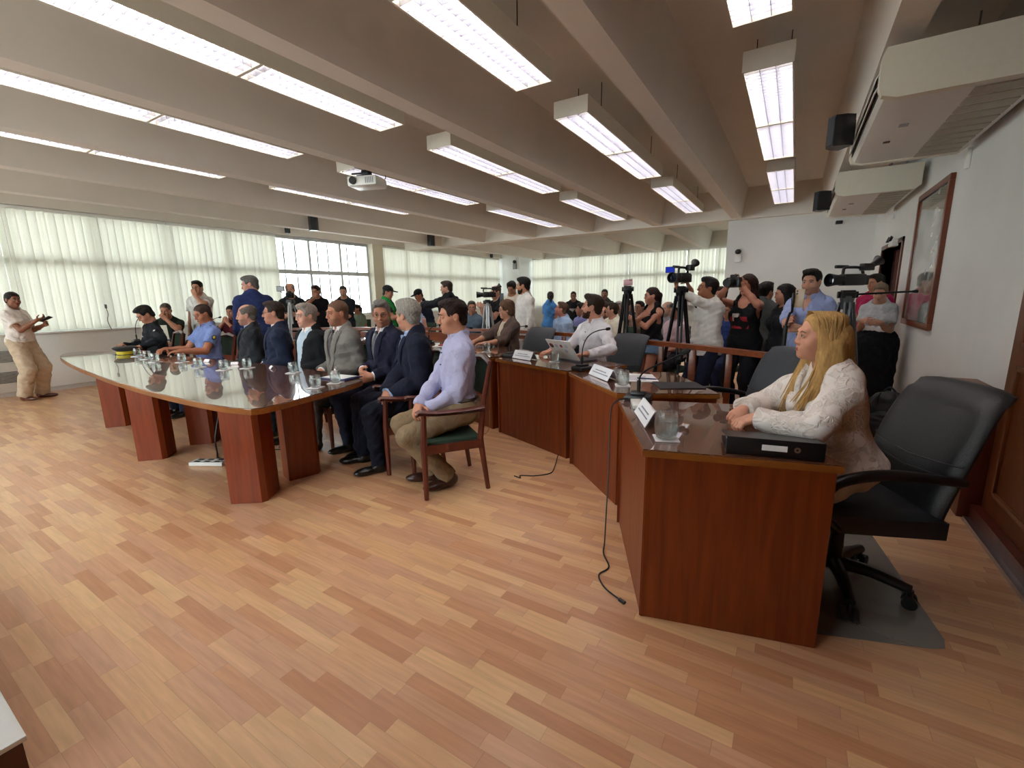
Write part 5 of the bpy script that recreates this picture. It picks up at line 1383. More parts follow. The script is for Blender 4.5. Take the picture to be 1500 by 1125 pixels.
# ---------------------------------------------------------------- tripods and cameras
def tripod(x, y, h, lab, mt, spread=.38, rot=0., pan=None):
    t = thing('tripod', lab, 'tripod', (x, y, 0), rot, 'camera tripods')
    for k in range(3):
        a = k*2*PI/3+.5; d = np.array([math.cos(a), math.sin(a), 0]); f = d*spread; m = MB()
        p0, p2 = d*.045+[0, 0, h-.10], f+[0, 0, .012]; p1 = p0*.5+p2*.5
        sd = np.array([-d[1], d[0], 0])*.018
        for q in (-1, 1): m.tube([tuple(p0+sd*q), tuple(p1+sd*q)], .011, 8)
        m.tube([tuple(p1+(p0-p1)*.1), tuple(p2)], .012, 8); m.box(tuple(p1), (.055, .055, .05), None, .01); lg = m.build('leg', mt, t)
        MB().sphere(tuple(f+[0, 0, .018]), (.022, .022, .017), 10, 6).build('foot', BLACKP, lg)
    m = MB(); m.tube([(0, 0, h-.16), (0, 0, h-.05)], [.035, .055], 14); m.tube([(0, 0, h-.42), (0, 0, h-.1)], .014, 10); m.build('centre_column', mt, t)
    m = MB(); m.box((0, 0, h-.045), (.10, .10, .05), None, .015); m.box((0, 0, h-.012), (.085, .12, .02), None, .004); m.tube([(-.07, 0, h-.04), (.07, 0, h-.04)], .028, 14); m.build('pan_head', BLACKP, t)
    if pan is not None: MB().tube([(0, 0, h-.04), tuple(np.array(pan)*.92+[0, 0, h-.04]), tuple(np.array(pan)+[0, 0, h-.04])], [.008, .008, .016], 8).build('pan_handle', BLACKM, t)
    return t
def video_camera(p, d, lab, big=1., lcd=None, vf=True):
    """broadcast camcorder: lens towards d"""
    t = thing('video_camera', lab, 'video camera', tuple(p), math.atan2(-d[0], d[1]), 'video cameras'); s = big
    m = MB(); m.box((0, -.03*s, .085*s), (.12*s, .26*s, .13*s), None, .02*s); m.box((0, -.15*s, .08*s), (.10*s, .10*s, .11*s), None, .012*s); m.build('body', BLACKP, t)
    m = MB(); m.tube([(0, .09*s, .085*s), (0, .15*s, .085*s), (0, .155*s, .085*s), (0, .20*s, .085*s)], [.052*s, .052*s, .060*s, .062*s], 22); m.build('lens', mat('lens_black', '0b0b0d', .3), t)
    m = MB(); m.lathe([(.064*s, 0), (.075*s, .06*s), (.070*s, .06*s), (.058*s, .0)], (0, .195*s, .085*s), 22, R=rotx(-PI/2), closed=True); m.build('lens_hood', BLACKP, t)
    m = MB(); m.tube([(0, .1955*s, .085*s), (0, .203*s, .085*s)], .055*s, 22); m.build('front_glass', mat('lens_glass', '141a2a', .05, spec=.9), t)
    m = MB(); m.tube(spline([(0, -.16*s, .15*s), (0, -.12*s, .215*s), (0, .0, .225*s), (0, .08*s, .215*s), (0, .09*s, .15*s)], 5), .016*s, 8); m.build('top_handle', BLACKP, t)
    m = MB(); m.tube([(.045*s, .0, .235*s), (.045*s, .15*s, .235*s)], [.017*s, .019*s], 12); m.build('shotgun_microphone', mat('mic_grey', '2a2b2e', .8), t)
    if vf:
        m = MB(); m.box((-.03*s, -.17*s, .225*s), (.075*s, .13*s, .08*s), None, .01*s); m.build('viewfinder', BLACKP, t)
        m = MB(); m.tube([(-.03*s, -.22*s, .24*s), (-.03*s, -.26*s, .265*s), (-.03*s, -.31*s, .30*s)], [.028*s, .036*s, .062*s], 14); m.build('eyecup', BLACKP, t)
    if lcd is not None:
        R = rotz(lcd[0]); c = np.array([.135*s, .08*s, .20*s])
        m = MB(); m.box(c, (.13*s, .016*s, .085*s), R, .003); q = m.build('side_screen', BLACKP, t)
        MB().box(c+R @ np.array([0, lcd[1]*.0095*s, 0]), (.116*s, .002, .072*s), R).build('display', emit('lcd_blue', '2336a8', .55), q)
    m = MB(); m.box((.068*s, -.02*s, .10*s), (.015*s, .16*s, .07*s), None, .006); m.build('side_controls', GREYP, t)
    return t
# ---------------------------------------------------------------- people
def loc_of(o, v): return np.array(o.location)+rotz(o.rotation_euler[2]) @ np.array(v, float)
def at_head(px_, ytop, Y):
    q = at_y(px_, ytop, Y); return q[0], q[2]
def stand(label, px_, ytop, Y, face, dz=0., **k):
    x, z = at_head(px_, ytop, Y); return person(label, x, Y, face, 'stand', h=max(1.50, min(1.92, z+dz)), **k)
SK = dict(a='c4937a', b='b98468', c='a8745a', d='d6a78e', e='8f5f48', f='cf9f86')
NAVY, NAVY2 = '171c2e', '1b2138'
# ---- the nine seated along the big table
def seated(label, px_, Y, face, h=1.74, off=(0, 0), chair=None, arms=False, **k):
    x = at_y(px_, 470, Y)[0]; x, y = x+off[0], Y+off[1]
    if chair: armchair(chair if arms else chair.replace('armchair', 'chair'), x+face[0]*(.13 if arms else .085), y+face[1]*(.13 if arms else .085), face, .262 if arms else .215, arms)
    return person(label, x, y, face, 'sit', h=h, seat=.465, **k)
C_ = lambda w: 'wooden armchair with green seat under '+w
def striped(name, c0, c1, sc=90.):
    m = mat(name, c0, .8, var=.03, bump=.15, bscale=160, spec=.25, fold=.6)
    nt, N, L = nodes(m); b = N['Principled BSDF']; w = N.new('ShaderNodeTexWave'); w.inputs['Scale'].default_value = sc; w.bands_direction = 'X'
    tc = N.new('ShaderNodeTexCoord'); L.new(tc.outputs['Object'], w.inputs['Vector']); mx = N.new('ShaderNodeMix'); mx.data_type = 'RGBA'
    mx.inputs[6].default_value = lin(c0)+(1,); mx.inputs[7].default_value = lin(c1)+(1,); L.new(w.outputs['Fac'], mx.inputs[0]); L.new(mx.outputs[2], b.inputs['Base Color']); return m
seated('seated man in lilac shirt and khaki trousers at the row end', 664, 2.56, (-.60, -.80), 1.76, (0, .04), C_('man in lilac shirt'), arms=True, look=(-.63, -.78, -.10), lean=1, skinc='c08a70', hair=('short', '241610'),
       top=('shirt', 'a9aacb', {'buttons': 1, 'mat': striped('lilac_stripe', 'a7a8cc', 'b9bad8', 120)}), bottom=('trousers', '86735a', None or cloth('86735a'), '2b1c14'), shoes='351a12', vox=.006, hfine=.0028,
       hands={'L': {'wp': tuple(at_y(628, 598, 2.36)), 'wdir': (-.75, -.4, -.25), 'wpalm': (-.3, .6, -.6), 'curl': .55}, 'R': {'wp': tuple(at_y(612, 596, 2.32)), 'wdir': (.45, -.6, -.2), 'wpalm': (.2, .5, -.7), 'curl': .5}},
       feet={'L': {'at': (-.10, .14, .10), 'toe': (-.3, 1, 0), 'pole': (0, 1, .5)}, 'R': {'at': (.08, .22, .09), 'toe': (.2, 1, 0), 'pole': (.12, 1, .5)}}, cap_hat=None)
seated('seated man with thick grey hair in navy suit, turned away', 598, 2.74, (-.60, -.80), 1.76, (.05, .05), C_('grey-haired man in navy suit'), arms=True, look=(-.97, -.08, -.05), lean=5, skinc='c08a70', hair=('thick', '8f8b84'),
       top=('shirt', '9fb4d6'), tie='8ba0c4', jacket=(NAVY, {'v': .20}), bottom=('trousers', '141828'), shoes='0c0b0b', vox=.006,
       hands={'L': {'wp': tuple(at_y(572, 580, 2.46)), 'wdir': (-.5, -.45, -.5), 'wpalm': (-.2, .5, -.7), 'curl': .35}, 'R': {'wp': tuple(at_y(563, 583, 2.44)), 'wdir': (.2, -.7, -.4), 'wpalm': (.3, .4, -.8), 'curl': .4}},
       feet={'L': {'at': (-.15, .40, .088), 'toe': (-.25, 1, 0)}, 'R': {'at': (.14, .50, .088), 'toe': (.15, 1, 0)}})
seated('seated man in navy suit with glasses and grey hair, smiling sideways', 556, 2.94, (-.08, -.99), 1.76, (0, .06), C_('man in navy suit and glasses'), look=(.62, -.76, -.16), lean=2, skinc='b98066', hair=('short', '6f6a66'), eyewear='26201e', beard='stubble',
       top=('shirt', 'dfe2ea'), tie='4b4a50', jacket=('1a1c30', {'v': .18}), bottom=('trousers', '17192a'), shoes='0c0b0b', vox=.0065, girth=1.10,
       feet={'L': {'at': (-.08, .42, .088)}, 'R': {'at': (.12, .40, .088)}}, hands={'R': {'at': (.10, .22, .74), 'dir': (-.7, .6, -.2), 'curl': .35}, 'L': {'at': (-.08, .24, .70), 'dir': (.6, .7, -.2), 'curl': .35}})
seated('seated man in light grey suit with beard stubble and dark tie', 487, 2.84, (-.12, -.99), 1.76, (.03, .06), C_('man in light grey suit'), look=(-.20, -.97, -.05), skinc='b37a60', hair=('buzz', '6a4e3e'), beard='stubble',
       top=('shirt', 'e6e4e6'), tie='3c2f34', jacket=('77746f', {'v': .12, 'wt': .07}), bottom=('trousers', '5f5d5a'), vox=.007,
       hands={'R': {'at': (.115, .19, .70), 'dir': (-.7, .6, -.2), 'palm': (0, -.2, -1), 'curl': .35}, 'L': {'at': (-.115, .17, .70), 'dir': (.7, .6, -.2), 'palm': (0, -.2, -1), 'curl': .35}})
seated('seated priest with clerical collar, pale blue shirt and glasses', 441, 2.86, (-.15, -.99), 1.70, (.05, .05), C_('the priest'), look=(-.14, -.98, -.05), skinc='cf9a84', hair=('thick', '8c8078'), eyewear='8c8884', girth=1.12,
       top=('shirt', 'aebfcd', {'collar': cloth('f0f0f0')}), jacket=('14161a', {'v': -.02, 'wt': .11, 'lapel': False}), bottom=('trousers', '16181d'), vox=.0075)
seated('seated dark-haired man with glasses in navy suit, in profile', 391, 2.82, (-.52, -.85), 1.76, (.08, .06), C_('dark-haired man in navy suit'), look=(-.58, -.81, -.02), skinc='b8806a', hair=('short', '2b1d16'), eyewear='1e1a1a',
       top=('shirt', 'e4e6ec'), tie='20242e', jacket=('1b2339', {'v': .18}), bottom=('trousers', '171c2c'), vox=.0075)
seated('seated balding man in charcoal suit, in profile', 353, 2.82, (-.52, -.85), 1.70, (.06, .06), C_('balding man in charcoal suit'), look=(-.55, -.83, -.08), skinc='b98470', hair=('bald', '5e5852'), beard='stubble', girth=1.1,
       top=('shirt', '9fb2d2'), tie='3f4f74', jacket=('24272c', {'v': .16}), bottom=('trousers', '1e2126'), vox=.0075)
seated('seated officer in light blue uniform shirt with shoulder patch', 293, 2.84, (.02, -1), 1.72, (0, .06), C_('officer in light blue uniform'), look=(-.02, -.94, -.34), skinc='a4694e', hair=('buzz', '3a2a22'), girth=1.12,
       top=('polo', '6d7fb0', {'tuck': True, 'epaulette': '2a2f52', 'patch': [(-1, '22263c', 'c9b93a'), (1, '22263c', 'c9b93a')]}), bottom=('trousers', '22263a'), vox=.008,
       hands={'R': {'wp': (-6.72, 2.50, .81), 'wdir': (.6, -.7, 0), 'wpalm': (0, 0, -1), 'curl': .3}, 'L': {'wp': (-6.26, 2.50, .81), 'wdir': (-.5, -.8, 0), 'wpalm': (0, 0, -1), 'curl': .3}})
seated('seated officer in black uniform leaning over the table', 220, 2.82, (-.10, -1), 1.76, (.0, .08), C_('officer in black uniform'), look=(-.10, -.82, -.56), lean=12, side=-10, skinc='b07a62', hair=('short', '161311'),
       top=('shirt', '15181e', {'tuck': True, 'patch': [(-1, '0f1116', 'c8c8c4')], 'badge': [(.07, .36, .05, .012, 'd8d8d8')], 'epaulette': '1b1e24'}), bottom=('trousers', '14161c'), vox=.008,
       hands={'R': {'wp': (-8.05, 2.50, .81), 'wdir': (.7, -.6, 0), 'wpalm': (0, 0, -1), 'curl': .3}, 'L': {'wp': (-7.45, 2.50, .81), 'wdir': (-.5, -.8, 0), 'wpalm': (0, 0, -1), 'curl': .3, 'pole': (-1, -.2, -.2)}})
# ---- blonde woman at the nearest desk
def lace():
    m = bpy.data.materials.new('white_lace'); m.use_nodes = True; nt, N, L = nodes(m); b = N['Principled BSDF']; b.inputs['Roughness'].default_value = .8
    tc = N.new('ShaderNodeTexCoord'); nz = N.new('ShaderNodeTexNoise'); nz.inputs['Scale'].default_value = 11; nz.inputs['Distortion'].default_value = .8; L.new(tc.outputs['Object'], nz.inputs['Vector'])
    ad = N.new('ShaderNodeMix'); ad.data_type = 'RGBA'; ad.inputs[0].default_value = .10; L.new(tc.outputs['Object'], ad.inputs[6]); L.new(nz.outputs['Color'], ad.inputs[7])
    v = N.new('ShaderNodeTexVoronoi'); v.feature = 'DISTANCE_TO_EDGE'; v.inputs['Scale'].default_value = 34; L.new(ad.outputs[2], v.inputs['Vector'])
    v2 = N.new('ShaderNodeTexVoronoi'); v2.inputs['Scale'].default_value = 13; L.new(ad.outputs[2], v2.inputs['Vector'])
    r2 = N.new('ShaderNodeValToRGB'); r2.color_ramp.elements[0].position = .38; r2.color_ramp.elements[1].position = .46; r2.color_ramp.elements[0].color = (1, 1, 1, 1); r2.color_ramp.elements[1].color = (0, 0, 0, 1); L.new(v2.outputs['Distance'], r2.inputs['Fac'])
    r = N.new('ShaderNodeValToRGB'); r.color_ramp.elements[0].position = .05; r.color_ramp.elements[1].position = .16; r.color_ramp.elements[0].color = (1, 1, 1, 1); r.color_ramp.elements[1].color = (0, 0, 0, 1); L.new(v.outputs['Distance'], r.inputs['Fac'])
    mx = N.new('ShaderNodeMath'); mx.operation = 'MAXIMUM'; L.new(r.outputs['Color'], mx.inputs[0]); L.new(r2.outputs['Color'], mx.inputs[1])
    c = N.new('ShaderNodeMix'); c.data_type = 'RGBA'; L.new(mx.outputs[0], c.inputs[0]); c.inputs[6].default_value = lin('e2d7cf')+(1,); c.inputs[7].default_value = lin('efe8e2')+(1,); L.new(c.outputs[2], b.inputs['Base Color'])
    bp = N.new('ShaderNodeBump'); bp.inputs['Strength'].default_value = .7; bp.inputs['Distance'].default_value = .006; L.new(mx.outputs[0], bp.inputs['Height']); L.new(bp.outputs['Normal'], b.inputs['Normal']); return m
def blonde_extra(body, E):
    """long loose hair: many curved locks from the parting over the shoulders"""
    hp, he, hc, hs = E['hp'], E['he'], E['hc'], E['hs']; rs = random.Random(4)
    oo = [he((0, -.014, .045), (.078, .099, .083), .01), he((0, -.055, -.03), (.076, .058, .09), .03),
          S(rbox(hp(0, .128, -.05), tuple(v*hs for v in (.066, .070, .125)), E['HR'], .045*hs), .014), S(ell(hp(.0, .10, .03), tuple(v*hs for v in (.05, .05, .06)), E['HR']), .012)]
    for e in (-1, 1):
        oo += [hc((e*.060, .012, .05), (e*.080, .0, -.10), .024, .030, .02), hc((e*.080, .0, -.10), (e*.092, .018, -.22), .030, .030, .02), hc((e*.092, .018, -.22), (e*.085, .085, -.36), .028, .014, .02),
               hc((e*.072, -.05, -.05), (e*.088, -.06, -.22), .045, .045, .03)]
    oo += [hc((0, -.08, 0), (0, -.105, -.20), .078, .085, .03), hc((-.05, -.11, -.18), (-.05, -.175, -.44), .06, .035, .03), hc((.05, -.11, -.18), (.05, -.175, -.44), .06, .035, .03), hc((0, -.125, -.2), (0, -.20, -.50), .06, .03, .03), NOISE(.0006, .018, 4)]
    hair = sdf_obj('hair', oo, .0045, E['hm'], body)
    P_ = E['pt']
    m = MB()
    for i in range(380):
        a = rs.uniform(-PI*.98, PI*.98); e = 1 if a > 0 else -1; aa = abs(a)
        top = np.array([e*rs.uniform(.002, .03), rs.uniform(-.06, .06), .128])
        if aa < 1.1: continue
        sx, sy = math.sin(aa)*e, math.cos(aa)
        mid = np.array([sx*.086, -.014+sy*.106, .03]); low = np.array([sx*(.092+rs.uniform(-.006, .014)), -.02+sy*.11, -.11])
        ln = rs.uniform(.22, .42); fwd = .07 if aa < 1.9 else 0
        q1 = low+np.array([e*.012, fwd*.5-.004, -ln*.45]); q2 = low+np.array([e*rs.uniform(-.02, .012), fwd*1.2+rs.uniform(-.02, .02), -ln])
        if aa > 1.9: q1 += [0, -.012, 0]; q2 += [0, -.022, 0]
        pts = spline([hp(*top), hp(*((top+mid)/2+np.array([sx*.024, sy*.024, .020]))), hp(*mid), hp(*low), hp(*q1), hp(*q2)], 4)
        n = len(pts); m.tube(pts, [.0047*min(1, .3+k/n*3)*(1-.75*(k/n)**3) for k in range(n)], 6)
    m.build('hair_locks', E['hm'], hair, smooth=60)
person('blonde woman in white lace blazer at the nearest desk', .245, 2.435, (-.91, -.42), 'sit', h=1.51, seat=.535, look=(-.92, -.36, .02), lean=14, female=True, skinc='d59c82', hair=('none', 'bf985f'), vox=.0055, hfine=.0028,
       top=('blouse', 'efe6da', {'nocollar': 1}), jacket=('efe6df', {'mat': lace(), 'v': .10, 'wt': .055, 'sleeve': 1.97}), bottom=('trousers', 'cfc6bd'), shoes='d8c8b8', extra=blonde_extra,
       hands={'L': {'wp': tuple(at_z(1106, 612, ZD+.072)), 'wdir': (-.72, -.55, -.22), 'wpalm': (.2, .35, -.9), 'curl': .62, 'pole': (-.9, -.3, -.4)}, 'R': {'wp': tuple(at_z(1088, 601, ZD+.070)), 'wdir': (-.35, -.9, -.2), 'wpalm': (-.3, .1, -.9), 'curl': .6, 'pole': (.9, -.2, -.4)}})
# ---- at the other council desks
person('bearded man in white shirt turned towards the table, at laptop desk', at_y(868, 460, 4.46)[0], 4.50, (-.45, -.89), 'sit', h=1.74, seat=.485, look=(-.95, -.26, .08), skinc='c48a72', hair=('quiff', '2e1d15'), beard='3a2318', vox=.008,
       top=('shirt', 'dfdce2', {'buttons': 1}), bottom=('trousers', '23252c'),
       hands={'R': {'wp': (-2.12, 4.18, .828), 'wdir': (-.3, -.9, -.1), 'wpalm': (0, 0, -1), 'curl': .25}, 'L': {'wp': (-1.66, 4.06, .835), 'wdir': (-.8, -.4, -.1), 'wpalm': (0, 0, -1), 'curl': .35, 'pole': (-.8, -.2, -.5)}})
person('seated woman with short brown hair and brown cardigan', at_y(742, 460, 5.0)[0], 5.02, (-.37, -.93), 'sit', h=1.64, seat=.485, look=(-.78, -.62, -.12), female=True, girth=1.18, skinc='c08c72', hair=('bob', '5c4230'), eyewear='3a2c2a', vox=.009,
       top=('tee', 'c8b7a4'), jacket=('5a4a44', {'v': -.02, 'wt': .06, 'lapel': False, 'sleeve': 1.35, 'name': 'cardigan'}), bottom=('trousers', '2a2a30'),
       hands={'R': {'wp': (-3.45, 4.62, .828), 'wdir': (-.3, -.9, -.1), 'wpalm': (0, 0, -1), 'curl': .25}, 'L': {'wp': (-3.22, 4.56, .828), 'wdir': (-.8, -.5, -.05), 'wpalm': (0, 0, -1), 'curl': .3}})
person('seated man in dark green t-shirt, hand over mouth', -9.42, 3.62, (.80, -.60), 'sit', h=1.76, look=(.75, -.62, -.25), skinc='b07a60', hair=('buzz', '4a4038'), girth=1.15, vox=.012, top=('tee', '1d2620'), bottom=('trousers', '22242a'),
       hands={'L': {'at': (-.03, .17, 1.10), 'dir': (.55, .1, .75), 'palm': (.2, -.95, 0), 'curl': .5, 'pole': (-.8, .3, -.8)}})
person('seated woman in maroon top with hands at her mouth', at_y(338, 460, 4.40)[0], 4.42, (.45, -.89), 'sit', h=1.64, look=(.55, -.80, -.15), female=True, skinc='b98068', hair=('tied', '1d1614'), vox=.012, top=('blouse', '5a1c26'), bottom=('trousers', '22242a'),
       hands={'L': {'at': (-.035, .20, 1.02), 'dir': (.4, .05, .9), 'palm': (.4, -.9, 0), 'curl': .6, 'pole': (-.8, .2, -.9)}, 'R': {'at': (.035, .20, 1.02), 'dir': (-.4, .05, .9), 'palm': (-.4, -.9, 0), 'curl': .6, 'pole': (.8, .2, -.9)}})
# ---- standing on the window side
w_ = stand('woman in white t-shirt and cream trousers holding a phone', 14, 425, 1.82, (.78, .62), female=True, look=(.90, .30, -.08), skinc='8d5d48', hair=('bun', '1d1513'), vox=.0095, girth=1.08,
      top=('tee', 'e6dcd6', {'hem': .02}), bottom=('wide', 'cdb89f'), shoes='5a2f22', hands={'L': {'at': (-.02, .34, 1.10), 'dir': (.35, .8, .25), 'palm': (.9, -.3, .1), 'curl': .5}, 'R': {'at': (.08, .33, 1.17), 'dir': (-.3, .8, .35), 'palm': (-.3, .2, .9), 'curl': .45}})
stand('man in white t-shirt rubbing his face by the blinds', 288, 409, 4.15, (.55, -.83), look=(.60, -.75, -.1), skinc='bb846a', hair=('short', '201813'), vox=.012, top=('tee', 'dcdad6'), bottom=('trousers', '3a3f4a'),
      hands={'L': {'at': (-.04, .16, 1.50), 'dir': (.3, .0, .95), 'palm': (.2, -.95, 0), 'curl': .35, 'pole': (-.9, .6, -.8)}})
stand('standing grey-haired man in blue suit bending past the blinds', 366, 402, 3.52, (-.75, .40), dz=.03, look=(-.55, -.80, -.2), lean=12, skinc='b98470', hair=('short', '5b5854'), vox=.010, top=('shirt', 'cfd6e4'), jacket=('202c56', {'v': .2}), bottom=('trousers', '1a1e30'))
stand('photographer in black t-shirt behind a small camera on tripod', 424, 413, 5.10, (.80, -.60), look=(.7, -.7, -.15), skinc='c08c74', hair=('bald', '77706a'), girth=1.15, vox=.013, top=('tee', '15161a'), bottom=('trousers', '1b1d22'),
      hands={'L': {'at': (-.05, .34, 1.14), 'dir': (.7, .6, 0), 'palm': (.5, -.5, 0), 'curl': .6}, 'R': {'at': (.07, .34, 1.12), 'dir': (-.7, .6, 0), 'palm': (-.5, -.5, 0), 'curl': .6}})
stand('man in black t-shirt with one hand on his chin', 462, 416, 5.9, (.72, -.69), look=(.4, -.9, -.2), skinc='b07c64', hair=('short', '3a2e28'), beard='stubble', girth=1.12, vox=.013, top=('tee', '17181d'), bottom=('trousers', '1b1d22'),
      hands={'R': {'at': (.03, .19, 1.42), 'dir': (-.4, .1, .85), 'palm': (-.2, -.9, .1), 'curl': .6, 'pole': (.9, .3, -.8)}, 'L': {'at': (.10, .30, 1.14), 'dir': (1, .2, 0), 'curl': .3}})
stand('man in dark grey t-shirt standing before the bare window', 502, 417, 6.4, (.66, -.75), look=(.7, -.7, -.2), skinc='b98a72', hair=('buzz', '2a2420'), vox=.013, girth=1.05, top=('tee', '20242a'), bottom=('trousers', '22242a'),
      hands={'L': {'at': (-.02, .24, 1.02), 'dir': (.8, .5, -.1), 'curl': .4}, 'R': {'at': (.08, .24, 1.00), 'dir': (-.8, .5, -.1), 'curl': .4}})
gv = stand('man in green vest and black cap holding a phone', 566, 417, 5.95, (.80, .55), look=(.85, .45, -.25), skinc='b07a62', hair=('buzz', '2a2420'), cap_hat='17181b', vox=.012, top=('tee', '1b1f1e'), vest='1f8a3e', bottom=('trousers', '1d1f24'),
      hands={'L': {'at': (-.06, .36, 1.14), 'dir': (.4, .7, .5), 'palm': (.6, -.5, .3), 'curl': .5}, 'R': {'at': (.10, .34, 1.12), 'dir': (-.3, .8, .4), 'palm': (-.6, -.3, .4), 'curl': .5}})
cp_ = stand('man in dark jacket and black cap bending to shake hands', 622, 421, 7.3, (-.10, -.99), look=(-.2, -.85, -.4), lean=16, skinc='a87058', hair=('buzz', '201a18'), cap_hat='15171c', vox=.013, top=('tee', '2a2d38'), jacket=('1d2336', {'lapel': False, 'v': .3}), bottom=('trousers', '1d1f24'),
      hands={'R': {'at': (.02, .48, 1.18), 'dir': (-.3, .9, -.1), 'curl': .3}})
bl = stand('man in dark blazer and light shirt reaching out to shake hands', 655, 411, 6.15, (-.85, .15), dz=.02, look=(-.82, -.56, -.1), skinc='bd8a74', hair=('short', '33271f'), beard='stubble', vox=.012, top=('shirt', 'b9bcc2'), jacket=('14161c', {'v': .0, 'open': .05}), bottom=('trousers', '1b1d24'),
      hands={'L': {'at': (-.16, .58, 1.27), 'dir': (.05, .95, .0), 'palm': (1, 0, 0), 'curl': .25, 'pole': (-.3, -.3, -1)}})
stand('cameraman in black t-shirt with glasses behind silver tripod', 727, 416, 6.4, (-.42, -.90), look=(-.3, -.93, -.12), skinc='c08e78', hair=('bald', '4a3a30'), eyewear='1f1c1c', vox=.011, top=('tee', '121317'), bottom=('trousers', '16181d'),
      hands={'R': {'at': (.05, .30, 1.26), 'dir': (-.4, .8, .3), 'palm': (-.8, .1, -.2), 'curl': .55}, 'L': {'at': (-.14, .32, 1.24), 'dir': (.4, .8, .3), 'palm': (.8, .1, -.2), 'curl': .55}})
stand('young man in cream printed t-shirt looking down', 750, 410, 7.2, (.10, -.99), look=(.1, -.85, -.5), skinc='a06d52', hair=('thick', '17120f'), vox=.012, top=('tee', 'd6cdbc', {'print': [(0, .30, .20, .16, '3a3634')]}), bottom=('trousers', '2a2c34'), hands={'R': {'at': (.12, .30, 1.22), 'dir': (-.5, .6, .5), 'curl': .5}})
stand('young man in white shirt with dark hair and beard, turned sideways', 768, 404, 6.0, (-.55, -.83), look=(-.92, -.38, -.1), skinc='b27a5e', hair=('thick', '14100e'), beard='1d1512', vox=.0105, top=('roll', 'd9d6d2', {'tuck': False, 'hem': -.10}), bottom=('trousers', 'b9b6b2'), hands={})
stand('woman in blue top seen from behind near back blinds', 806, 427, 8.4, (.25, .97), female=True, girth=1.12, look=(-.5, .85, -.1), skinc='b98a72', hair=('tied', '261c18'), vox=.015, top=('tee', '4a86c8'), bottom=('trousers', '2c3c66'))
stand('man in black t-shirt standing by the back blinds', 840, 433, 10.2, (.35, -.93), look=(.3, -.95, -.1), dz=.12, skinc='8d6450', hair=('buzz', '1c1816'), vox=.016, top=('tee', '14151a', {'print': [(0, .28, .2, .10, '9a9a9c')]}), bottom=('trousers', '1d1f24'))
stand('man in dark olive shirt in front of the back blinds', 886, 422, 9.4, (.1, -1), look=(.2, -.95, -.05), skinc='8a5f4c', hair=('buzz', '1c1816'), vox=.015, girth=1.1, top=('roll', '2f2e2a', {'tuck': False}), bottom=('trousers', '2a2a2c'))
# ---- standing behind the railing on the door side
stand('woman in black tank top and denim shorts with crossed arms', 957, 421, 5.75, (-.58, -.81), female=True, look=(-.86, -.50, -.05), skinc='b9806a', hair=('tied', '2a1a16'), vox=.0095, top=('tank', '121216', {'hem': .06}), bottom=('shorts', '6f8fb2'), shoes='2a2a2c',
      hands={'L': {'at': (.10, .21, 1.09), 'dir': (.95, .1, .25), 'palm': (.1, -.9, -.1), 'curl': .35, 'pole': (-.8, .3, -.8)}, 'R': {'at': (-.10, .235, 1.13), 'dir': (-.9, .0, .4), 'palm': (-.1, -.9, .1), 'curl': .35, 'pole': (.8, .3, -.8)}})
wc = stand('man in white shirt and glasses operating the nearest video camera', 1040, 404, 5.32, (-.62, -.78), look=(-.85, -.42, .14), skinc='a56e52', hair=('thick', '1c1513'), eyewear='7a2a28', vox=.009, girth=1.08, top=('shirt', 'dddad6', {'tuck': False, 'hem': -.10}), bottom=('trousers', '1c2238'),
      hands={'R': {'wp': tuple(at_y(1012, 425, 5.10)), 'wdir': (-.4, -.3, .85), 'wpalm': (-.9, -.1, 0), 'curl': .5, 'pole': (.8, -.2, -.6)}, 'L': {'wp': tuple(at_y(986, 422, 4.98)), 'wdir': (-.2, -.1, .95), 'wpalm': (.9, -.1, 0), 'curl': .5, 'pole': (-.5, -.2, -.8)}})
tc_ = stand('young woman in black printed tank top taking a photograph', 1098, 398, 5.62, (-.40, -.92), female=True, look=(-.55, -.80, -.12), skinc='bb8068', hair=('long', '2a1714'), vox=.009, top=('tank', '111115', {'print': [(.0, .24, .20, .14, '9a2a34'), (.03, .30, .08, .09, 'c9c3bd')]}), bottom=('trousers', '191b22'),
      hands={'R': {'at': (.05, .27, 1.50), 'dir': (-.75, .3, .5), 'palm': (-.3, -.9, .2), 'curl': .6, 'pole': (1, .2, -.9)}, 'L': {'at': (-.10, .30, 1.46), 'dir': (.45, .6, .5), 'palm': (.5, .1, .9), 'curl': .55, 'pole': (-.9, .3, -.9)}})
bp_ = stand('man in light blue shirt filming with a phone on a grip', 1192, 391, 5.25, (-.35, -.94), look=(-.35, -.92, -.10), skinc='c39078', hair=('quiff', '17120f'), vox=.009, girth=1.14, neck_open=.12, beard='stubble', top=('roll', '8f9fce', {'tuck': False, 'mat': striped('blue_stripe', '8c9ccc', 'a4b1da', 110)}), bottom=('trousers', '2a2d38'),
      hands={'R': {'wp': tuple(at_y(1146, 492, 4.62)), 'wdir': (.2, -.6, .5), 'wpalm': (.7, .2, 0), 'curl': .75, 'pole': (.9, -.3, -.8)}, 'L': {'at': (-.05, .30, 1.06), 'dir': (.8, .5, 0), 'curl': .5}})
stand('woman in pink top with dark hair at the doorway', 1287, 398, 7.35, (-.35, -.93), female=True, look=(-.8, -.55, -.1), skinc='b27a62', hair=('short', '1f1714'), vox=.012, top=('tee', 'b02a5a'), bottom=('trousers', '22242a'))
